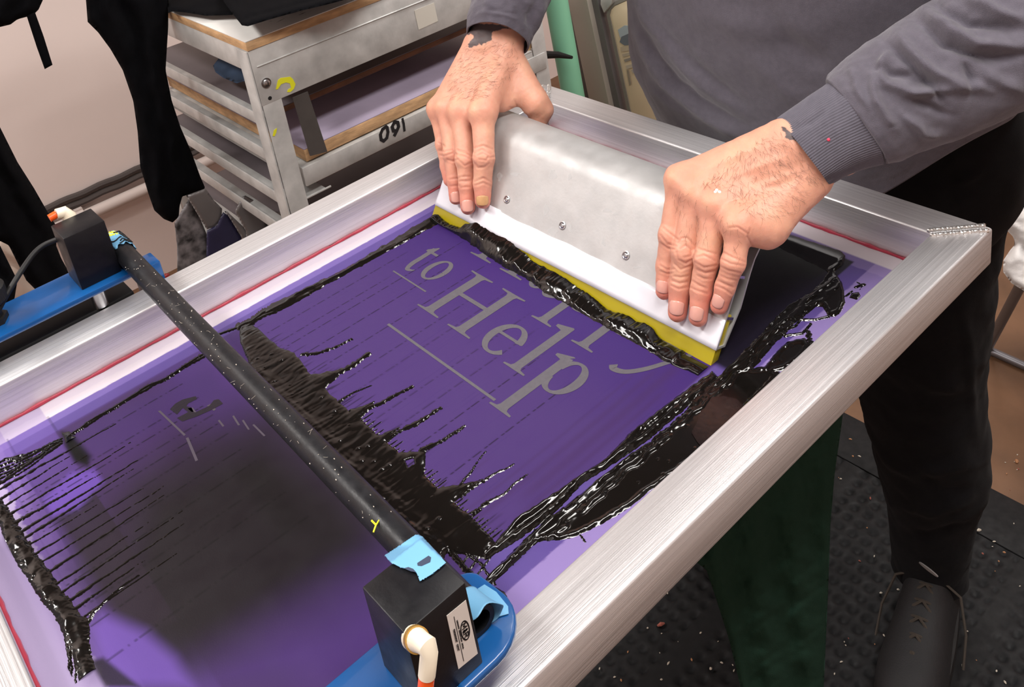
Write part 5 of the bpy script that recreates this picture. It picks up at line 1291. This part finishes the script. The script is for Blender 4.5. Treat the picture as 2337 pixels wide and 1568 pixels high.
onface([(622,310),(625,297),(632,292),(630,303),(626,311)], M['yellowtape'], 'yellow_tape', 'small yellow tape scrap')
onface([(945,24),(990,6),(999,48),(955,68)], mat('grey_tape', srgb(196,192,182), .55), 'tape_patch', 'pale grey tape patch')
# top board
def board(name, lo, hi, top, label, edge=.0015, grp=None, core='wood'):
    r = empty(name, ((lo[0]+hi[0])/2,(lo[1]+hi[1])/2,lo[2]), label, 'board', grp)
    mb = MB(); mb.box((lo[0]+.0003,lo[1]+.0003,hi[2]-edge),(hi[0]-.0003,hi[1]-.0003,hi[2]+.0002)); mb.build('surface', top, r, bevel=.0004)
    mb = MB(); mb.box(lo,(hi[0],hi[1],hi[2]-edge)); mb.build('core', M[core], r, bevel=.001); return r
board('wooden_board', (XE,YC-.001,.0108), (XC+.002,YE,ZT), M['laminate'], 'white laminated board with scuffed wooden edge on top of the metal rack')
# smudges on the top board
rr = np.random.default_rng(4); mb = MB()
for i in range(46):
    t = rr.random(); c = np.array([XC-.012-rr.random()*.06, YC+.03+t*.5, ZT+.0003]); 
    a = rr.uniform(0,6.28); L_ = rr.uniform(.003,.016); d = np.array([math.cos(a)*.3,math.sin(a),0])*L_; s = np.array([-d[1],d[0],0])*.22
    mb.add([c-d,c+s*rr.uniform(.3,1),c+d,c-s*rr.uniform(.3,1)],[(0,1,2,3)])
mb.build('ink_smudges', mat('grey_smudge', srgb(120,116,112), .6), bpy.data.objects['wooden_board'], kind='stuff', label='grey ink smudges')
# stored board and numbered frame
zb = float(g5(880,262)[2]); 
zb = float((g5(760,318)[2]+g5(1000,200)[2])/2)
board('wooden_board', (XE+.02,YC+.055,zb-.024), (XC-.008,YE-.02,zb), M['lilac'], 'lilac faced board with a rounded wooden edge on the upper shelf of the rack')
nf = empty('stored_frame', (-.78,.12,zb-.06), 'aluminium frame marked 160 upside down under the lilac board', 'screen frame')
z1 = zb-.027; z0 = z1-.036
mb = MB(); mb.box((XC-.036,YC+.04,z0),(XC+.001,YE-.005,z1)); mb.box((XE+.02,YC+.04,z0),(XE+.058,YE-.005,z1)); mb.box((XE+.058,YC+.04,z0),(XC-.036,YC+.078,z1)); mb.box((XE+.058,YE-.043,z0),(XC-.036,YE-.005,z1)); mb.build('frame_bar', M['galv'], nf, bevel=.0015)
mb = MB(); mb.box((XE+.05,YC+.05,z0+.001),(XC-.03,YE-.02,z0+.0025)); mb.build('mesh_screen', M['lilac'], nf)
# digits 0 9 1 as seen (160 the other way up), hand-inked
mb = MB(); kk = [0]
def fs(pts, w):
    P_ = [g5(*q)+np.array([.0016,0,0]) for q in pts]
    for a,b in zip(P_[:-1],P_[1:]):
        kk[0] += 1; d = b-a; L_ = np.linalg.norm(d); d /= L_; s = np.cross(d,(1,0,0))*w/2; o_ = np.array([kk[0]*2e-6,0,0]); mb.add([a-s-d*w*.25+o_,a+s-d*w*.25+o_,b+s+d*w*.25+o_,b-s+d*w*.25+o_],[(0,1,2,3)])
q6 = lambda l: [(600+a/3.136,b/3.136) for a,b in l]
fs(q6([(878,905),(852,925),(838,962),(843,998),(862,1008),(884,985),(892,945),(886,912),(878,905)]),.0064)
fs(q6([(955,935),(930,935),(922,905),(938,872),(962,875),(968,905),(955,935),(945,955),(938,968)]),.0068)
fs(q6([(995,848),(1004,885),(1010,935)]),.0050)
mb.build('number_marking', M['print'], nf, label='black hand-inked number')
# flat strap in front of the shelf
st0 = g5(690,225); st1 = g5(722,352)
sp_ = [g5(666,222),g5(700,208),g5(745,345),g5(706,355)]
mb = MB(); mb.prism([q+np.array([.0015,0,0]) for q in sp_], np.array([0,0,0.]), np.array([.002,0,0])); mb.build('strap', mat('dark_strap', srgb(96,92,90), .5, .5, .1, 80, cvar=.2, cscale=20), rk, label='dark flat metal strap')
# blue lump on the shelf inside
mb = MB(); 
o = drape([(486,150),(500,132),(530,126),(562,140),(572,165),(568,182),(540,190),(510,178),(492,165)], lambda a,b: at(a,b,y=YC+.035), .018, 30, 5., vfold(30,.004,.6,3), 'blue_rag', mat('blue_rag', srgb(36,58,84), .9), None); setp(o,'crumpled dark blue rag lying inside the rack','rag')
for i,(za,mm) in enumerate(((-.132,'raw'),(-.285,'raw'),(-.45,'raw'))):
    board('wooden_board', (XE+.03,YC+.02,za-.012), (XC-.07,YE-.04,za), M['darkbrd'], ['board with a brown wooden edge on the second side rail of the rack','board with a brown wooden edge on the fourth side rail of the rack','board with a brown wooden edge on the sixth side rail of the rack'][i], core='darkwood')
# ------------------------------------------------------------------ black garments
def garment(outline, pos, T, w, f, label, nm='hanging_garment', gs=6.):
    o = drape(outline, pos, T, w, gs, f, nm, M['garment']); return setp(o, label, 'garment', None)
garment([(170,-330),(380,-330),(385,-60),(384,60),(378,160),(392,230),(412,290),(438,350),(456,400),(468,428),(462,440),(436,446),(418,442),(410,470),(408,495),(394,508),(374,500),(352,480),(338,440),(320,380),(314,300),(304,230),(280,160),(252,112),(224,74),(200,50)],
   lambda a,b: at(a,b,x=-.80-.0*a), .020, 26, vfold(58,.007,-.25,5,14), 'long black garment hanging beside the rack in front of the left wall')
garment([(-140,-330),(90,-330),(100,-60),(98,0),(88,22),(80,30),(70,36),(40,44),(24,56),(-60,76),(-140,90)], lambda a,b: at(a,b,x=-.80), .02, 20, vfold(50,.006,.4,6), 'black garment edge hanging in the top left corner')
garment([(60,34),(80,28),(100,84),(120,148),(102,158),(84,108)], lambda a,b: at(a,b,x=-.79), .004, 6, None, 'black strap end hanging against the left wall', 'hanging_strap', 4.)
garment([(-330,-150),(-180,-190),(-60,230),(-10,270),(10,310),(40,370),(78,430),(118,500),(132,520),(128,560),(140,590),(168,640),(176,680),(120,700),(60,640),(20,560),(0,550),(-60,560),(-260,470)], lambda a,b: at(a,b,x=-.62-.0006*(max(a,-60))), .02, 26, vfold(60,.006,-.5,8,12), 'large black garment hanging behind the far left black block')
garment([(-60,560),(0,560),(40,640),(30,700),(-60,700)], lambda a,b: at(a,b,x=-.60), .015, 20, vfold(40,.006,-.5,9), 'black garment end hanging behind the knurled knob')
rl = empty('clothes_rail', (-.80,-.5,.30), 'dark steel rail above the rack carrying the hanging black garments', 'clothes rail')
zr_ = float(at(270,-325,x=-.80)[2])
mb = MB(); mb.tube([(-.80,-1.5,zr_),(-.80,-.05,zr_)], .012, 16); mb.tube([(-.80,-1.45,zr_),(-.80,-1.45,CZ)], .008, 12); mb.tube([(-.80,-.10,zr_),(-.80,-.10,CZ)], .008, 12); mb.build('rail_tube', M['chairmetal'], rl, smooth=True, auto=math.radians(40))
# folded black garments on the rack top
o = drape([(380,-110),(372,-60),(384,30),(392,26),(420,28),(470,36),(530,34),(590,-10),(600,-100)], lambda a,b: at(a,b,z=ZT+.012), .012, 14, 5., vfold(40,.003,1.2,3), 'folded_garment', M['garment']); setp(o,'flat black garment lying at the left end of the rack top','garment')
o = drape([(520,-150),(500,-60),(508,0),(530,30),(552,58),(566,60),(610,46),(680,26),(740,12),(800,-4),(860,-40),(800,-140)], lambda a,b: at(a,b,z=ZT+.034), .014, 16, 5., lambda G: .005*np.exp(-((G[:,1]-(52-(G[:,0]-560)*.27))/5)**2)-.006*np.exp(-((G[:,1]-(42-(G[:,0]-560)*.27))/4)**2)+.003*wn(G,.02,3,2), 'folded_garment', M['garment']); setp(o,'folded black garment with a rolled edge on the white board','garment')
# pale cloth behind the garments, lower left
o = drape([(0,540),(60,560),(120,580),(175,640),(190,720),(120,760),(-60,800),(-60,560)], lambda a,b: at(a,b,x=-.9), .02, 26, 6., vfold(50,.008,-.9,2,12), 'hanging_cloth', mat('pale_cloth', srgb(190,170,156), .9)); setp(o,'pale beige cloth hanging behind the blue clamp arm','garment')
# ------------------------------------------------------------------ curved metal plates between wall and rack
def plate_(outline, xpl, m, label, T=.004, w=6):
    o = drape(outline, lambda a,b: at(a,b,x=xpl), T, w, 4., None, 'metal_plate', m); return setp(o, label, 'metal plate', 'plates leaning beside the rack')
plate_([(425,446),(469,430),(488,457),(507,476),(506,501),(490,518),(472,524),(457,499),(442,474)], -.74, M['greypl'], 'grey rounded metal plate leaning nearest the black garment')
plate_([(398,509),(430,455),(446,478),(457,499),(472,535),(478,583),(478,640),(405,660),(404,560)], -.76, M['splat'] if 'splat' in M else M['navy'], 'dark ink-spattered plate leaning against the left wall side')
plate_([(509,484),(522,492),(551,541),(553,580),(500,640),(470,640),(472,526),(495,514)], -.735, M['navy'], 'dark blue inked metal plate between two grey ones')
plate_([(512,482),(518,482),(566,528),(568,560),(558,560),(551,541),(522,494)], -.725, M['greypl'], 'narrow bright edge plate beside the dark blue one', .005, 5)
plate_([(536,482),(553,449),(560,446),(580,457),(603,484),(610,515),(612,560),(568,580),(560,526)], -.72, M['greypl'], 'grey metal plate with a pale right edge next to the rack')
plate_([(612,520),(618,490),(624,482),(646,484),(654,500),(650,560),(612,560)], -.71, M['greypl'], 'small pale plate in the corner beside the rack post')
o = drape([(372,632),(376,624),(386,624),(390,634),(386,644),(374,644)], lambda a,b: at(a,b,x=-.5), .006, 8, 3., None, 'red_cap', M['red']); setp(o,'small red cap just behind the left frame bar','cap')
# ------------------------------------------------------------------ things standing behind the press, top middle
YB = .80
gb = lambda a,b: at(a,b,y=YB)
def prodown(poly, nm, m, lab, cat, th=.02, y=YB, parent=None):
    mb = MB(); mb.prism([at(*q,y=y) for q in poly], np.array([0,0,0.]), np.array([0,th,0])); o = mb.build(nm, m, parent, bevel=.0015); 
    if parent is None: setp(o, lab, cat)
    return o
def ext(px0, py0, px1, py1, f): return (px0+(px1-px0)*f, py0+(py1-py0)*f)
# green tube
a_ = at(1262,-40,y=.69); b_ = at(1312,240,y=.69); d_ = (b_-a_); 
mb = MB(); k0 = a_-d_*1.4; k1 = b_+d_*((FZ+.0-b_[2])/d_[2]); mb.tube([k0,a_,b_,k1], .028, 36); o = mb.build('plastic_tube', M['jade'], None, smooth=True, auto=math.radians(40)); setp(o,'jade green plastic tube standing behind the rack','tube')
mb = MB(); mb.tube([at(1240,125,y=.64),at(1275,125,y=.64),at(1305,131,y=.64)],[.010,.008,.004],10); o = mb.build('black_rod', M['black'], None, smooth=True); setp(o,'thin black rod end crossing the green tube','rod')
# leaning aluminium frame
lf = empty('leaning_frame', tuple(at(1350,200,z=FZ)), 'large grey aluminium frame leaning behind the far frame bar', 'screen frame')
def lean(p0, p1, w0, w1, y, th, nm, m, parent):
    e = [at(p0[0]-w0,p0[1],y=y),at(p0[0]+w0,p0[1],y=y),at(p1[0]+w1,p1[1],y=y),at(p1[0]-w1,p1[1],y=y)]
    # continue to the floor and upwards
    dl = e[3]-e[0]; dr = e[2]-e[1]; fl = (FZ-e[0][2])/dl[2]; frr = (FZ-e[1][2])/dr[2]
    e = [e[0]-dl*1.6, e[1]-dr*1.6, e[1]+dr*frr, e[0]+dl*fl]
    mb = MB(); mb.prism(e, np.array([0,0,0.]), np.array([0,th,0])); return mb.build(nm, m, parent, bevel=.002)
lean((1288,0),(1334,220),8,8,.80,.03,'frame_lip',M['greypl'],lf)
lean((1317,0),(1364,220),22,22,.78,.05,'frame_bar',mat('pale_aluminium', srgb(182,176,166), .45, .5, .1, 60, cvar=.05, cscale=9),lf)
lean((1350,0),(1397,220),13,13,.795,.04,'frame_lip',M['greypl'],lf)
o = lean((1378,0),(1424,240),12,11,.845,.02,'gap_shade',M['black'],None); setp(o,'black strip for the shaded gap between the grey frame and the beige board','gap shade')  # black strip added to stand for the shade in the gap
bb = empty('printed_board', tuple(at(1450,200,z=FZ)), 'beige rounded board with a faded blue and grey print behind the person', 'board')
pl_ = [(1391,34),(1394,22),(1402,13),(1440,-4),(1560,-50),(1600,330),(1462,330),(1438,250),(1414,140)]
mb = MB(); mb.prism([at(*q,y=.80) for q in pl_], np.array([0,0,0.]), np.array([0,.012,0])); mb.build('board_face', M['beige'], bb, bevel=.002)
pl2 = [(1384,34),(1387,18),(1398,6),(1440,-12),(1570,-60),(1570,-50),(1440,-4),(1402,13),(1394,22),(1391,34),(1414,140),(1438,250),(1462,330),(1455,330),(1431,250),(1407,140)]
mb = MB(); mb.prism([at(*q,y=.798) for q in pl2], np.array([0,0,0.]), np.array([0,.02,0])); mb.build('board_rim', mat('grey_rim', srgb(130,126,118), .5), bb)
prt = [([(1410,68),(1425,58),(1450,60),(1470,90),(1440,98),(1415,86)],srgb(176,190,198)),([(1418,84),(1440,74),(1460,88),(1464,100),(1425,104),(1414,96)],srgb(110,118,128)),([(1416,108),(1462,98),(1470,104),(1462,112),(1418,118)],srgb(196,182,158)),
       ([(1420,124),(1462,114),(1462,120),(1422,130)],srgb(188,176,156)),([(1424,136),(1470,122),(1470,126),(1426,142)],srgb(150,144,136)),([(1428,150),(1462,142),(1464,148),(1430,158)],srgb(192,182,164)),([(1430,160),(1434,160),(1440,192),(1436,196)],srgb(150,140,124)),([(1440,160),(1466,152),(1470,160),(1444,168)],srgb(176,168,154))]
for i,(pq,c_) in enumerate(prt):
    mb = MB(); mb.prism([at(*q,y=.7985-i*.0002) for q in pq], np.array([0,0,0.]), np.array([0,.001,0])); mb.build('faded_print', mat('print%d'%i, c_, .6), bb)
o = prodown([(1372,-40),(1400,-40),(1396,8),(1378,30),(1370,10)], 'grey_box', M['galv'], 'small grey metal box above the beige board', 'box', .05, .79)
# ------------------------------------------------------------------ floor mat
mx0, mx1, my0, my1 = -.55, 1.5, -.9, .566
rm = empty('floor_mat', (.4,-.1,FZ), 'black perforated rubber floor mat with smooth border under the person', 'mat')
bw = .102; zt = FZ+.013
mb = MB(); mb.box((mx0,my1-bw,FZ),(mx1,my1,zt)); mb.box((mx0,my0,FZ),(mx0+bw,my1-bw,zt)); mb.build('border', M['mat'], rm, bevel=.003)
stp = .0040; xs = np.arange(-.12,.98,stp); ys = np.arange(-.55,my1-bw+.001,stp); X, Y = np.meshgrid(xs,ys,indexing='ij')
pc = .0245; h = np.zeros(X.shape); u = (X/pc)%1-.5; v = (Y/pc)%1-.5; rd = np.hypot(u,v); h = -.0050*(1-sst(rd,.20,.34)); h += .0006*sst(rd,.3,.45)
rib = (np.abs(((X+.33*0)%.31)-.155)<.016); h = np.where(rib, .0012, h)
P = np.stack([X.ravel(),Y.ravel(),(zt-.0015+h).ravel()],1); nyy = len(ys); i = np.arange(len(xs)-1)[:,None]; j = np.arange(nyy-1)[None]; a = (i*nyy+j).ravel()
qmesh('perforated_field', P, np.stack([a,a+nyy,a+nyy+1,a+1],1), M['mat'], rm, smooth=True)
rr = np.random.default_rng(12); mb = MB(); mats_ = [mat('crumb_pale', srgb(190,182,168), .8), mat('crumb_tan', srgb(168,120,84), .8), mat('crumb_red', srgb(150,84,72), .8)]
for i in range(420):
    x_ = rr.uniform(-.05,.75); y_ = rr.uniform(-.35,.75); z_ = zt if y_ < my1 else FZ+.0005; r = rr.uniform(.0008,.0022)*(1+1.2*(rr.random()<.1)); a = rr.uniform(0,6.28); d = np.array([math.cos(a),math.sin(a),0])*r*rr.uniform(.7,1.6)
    mb.tube([(x_-d[0],y_-d[1],z_+r*.2),(x_,y_,z_+r*.5),(x_+d[0],y_+d[1],z_+r*.3)],[r*.35,r*.8,r*.3],6,mi=int(rr.choice([0,0,0,0,0,0,1,1,2])))
o = mb.build('floor_debris', mats_, None); setp(o,'pale crumbs and lint scattered over the floor mat','debris',None,'stuff')
# ------------------------------------------------------------------ chair with a white cloth, right edge
ch = empty('folding_chair', (.22,.90,FZ), 'grey metal chair at the right edge behind the person', 'chair')
f0 = at(2252,797,z=FZ+.010); f1 = at(2345,838,z=FZ+.010); l1 = at(2327,655,y=.80)
l2 = l1+(l1-f0)*1.0
mb = MB(); mb.tube([f0,l1,l2],.0095,14); mb.build('leg', M['chairmetal'], ch, smooth=True)
mb = MB(); dd = (f1-f0)/np.linalg.norm(f1-f0); f2 = f0+dd*.42; mb.tube([f0,f1,f2],.0085,14); mb.build('floor_rail', M['chairmetal'], ch, smooth=True)
mb = MB(); mb.tube([f2,l2+(f2-f0)],.0095,14); mb.build('leg', M['chairmetal'], ch, smooth=True)
mb = MB(); mb.prism([l2+np.array([0,-.02,0]),l2+np.array([0,.38,0]),l2+np.array([.42,.38,0]),l2+np.array([.42,-.02,0])], np.array([0,0,0.]), np.array([0,0,.02])); mb.build('seat', M['chairmetal'], ch, bevel=.004)
o = drape([(2255,290),(2300,274),(2337,256),(2420,230),(2420,700),(2372,676),(2337,664),(2308,646),(2289,620),(2290,594),(2306,570),(2318,556),(2312,540),(2290,518),(2276,500),(2262,480)], lambda a,b: at(a,b,y=.90-.0004*(b-300)), .03, 22, 5., lambda G: .012*np.sin((G[:,0]+G[:,1]*.6)/34)+.02*np.exp(-((G[:,1]-(545+(G[:,0]-2312)*.9))/12.)**2)*-1+.004*wn(G,.02,3,3), 'white_cloth', M['white_cloth']); setp(o,'white cloth draped over the chair at the right edge','cloth')
o = drape([(2262,275),(2280,262),(2300,250),(2330,246),(2334,258),(2300,276),(2268,286)], lambda a,b: at(a,b,y=.95), .02, 12, 4., None, 'leather_bag', M['tan']); setp(o,'tan leather bag edge above the white cloth','bag')
# ------------------------------------------------------------------ light
def fixture(x_, y_, lx, ly, power, col=(1,.96,.92), lab=''):
    r = empty('ceiling_light', (x_,y_,CZ), lab, 'ceiling light')
    mb = MB(); mb.box((x_-lx/2-.03,y_-ly/2-.03,CZ-.055),(x_+lx/2+.03,y_+ly/2+.03,CZ-.001)); mb.build('housing', M['laminate'], r, bevel=.004)
    ld = bpy.data.lights.new('lamp','AREA'); ld.shape = 'RECTANGLE'; ld.size = lx; ld.size_y = ly; ld.energy = power; ld.color = col
    lo = bpy.data.objects.new('lamp', ld); COL.objects.link(lo); lo.location = (x_,y_,CZ-.058); return lo
fixture(-.02,1.05,.30,1.4,34,lab='ceiling light over the person and the far frame bar')
fixture(1.05,-.25,.30,1.5,44,lab='ceiling light above the camera side of the press')
fixture(1.0,2.0,.22,1.2,12,lab='ceiling light at the back of the room')
fixture(-.30,-1.60,1.4,.30,32,lab='ceiling light over the left end of the press')
fixture(-.95,-1.40,.5,.30,22,lab='added fill light near the left wall, brightening that wall')  # fill lamp added to brighten the left wall
w_ = bpy.data.worlds.new('world'); SC.world = w_; w_.use_nodes = True; w_.node_tree.nodes['Background'].inputs[0].default_value = (.5,.5,.5,1); w_.node_tree.nodes['Background'].inputs[1].default_value = .34
vs = SC.view_settings; vs.view_transform = 'Standard'; vs.look = 'None'; vs.gamma = 1; vs.use_curve_mapping = False; vs.exposure = 0.0
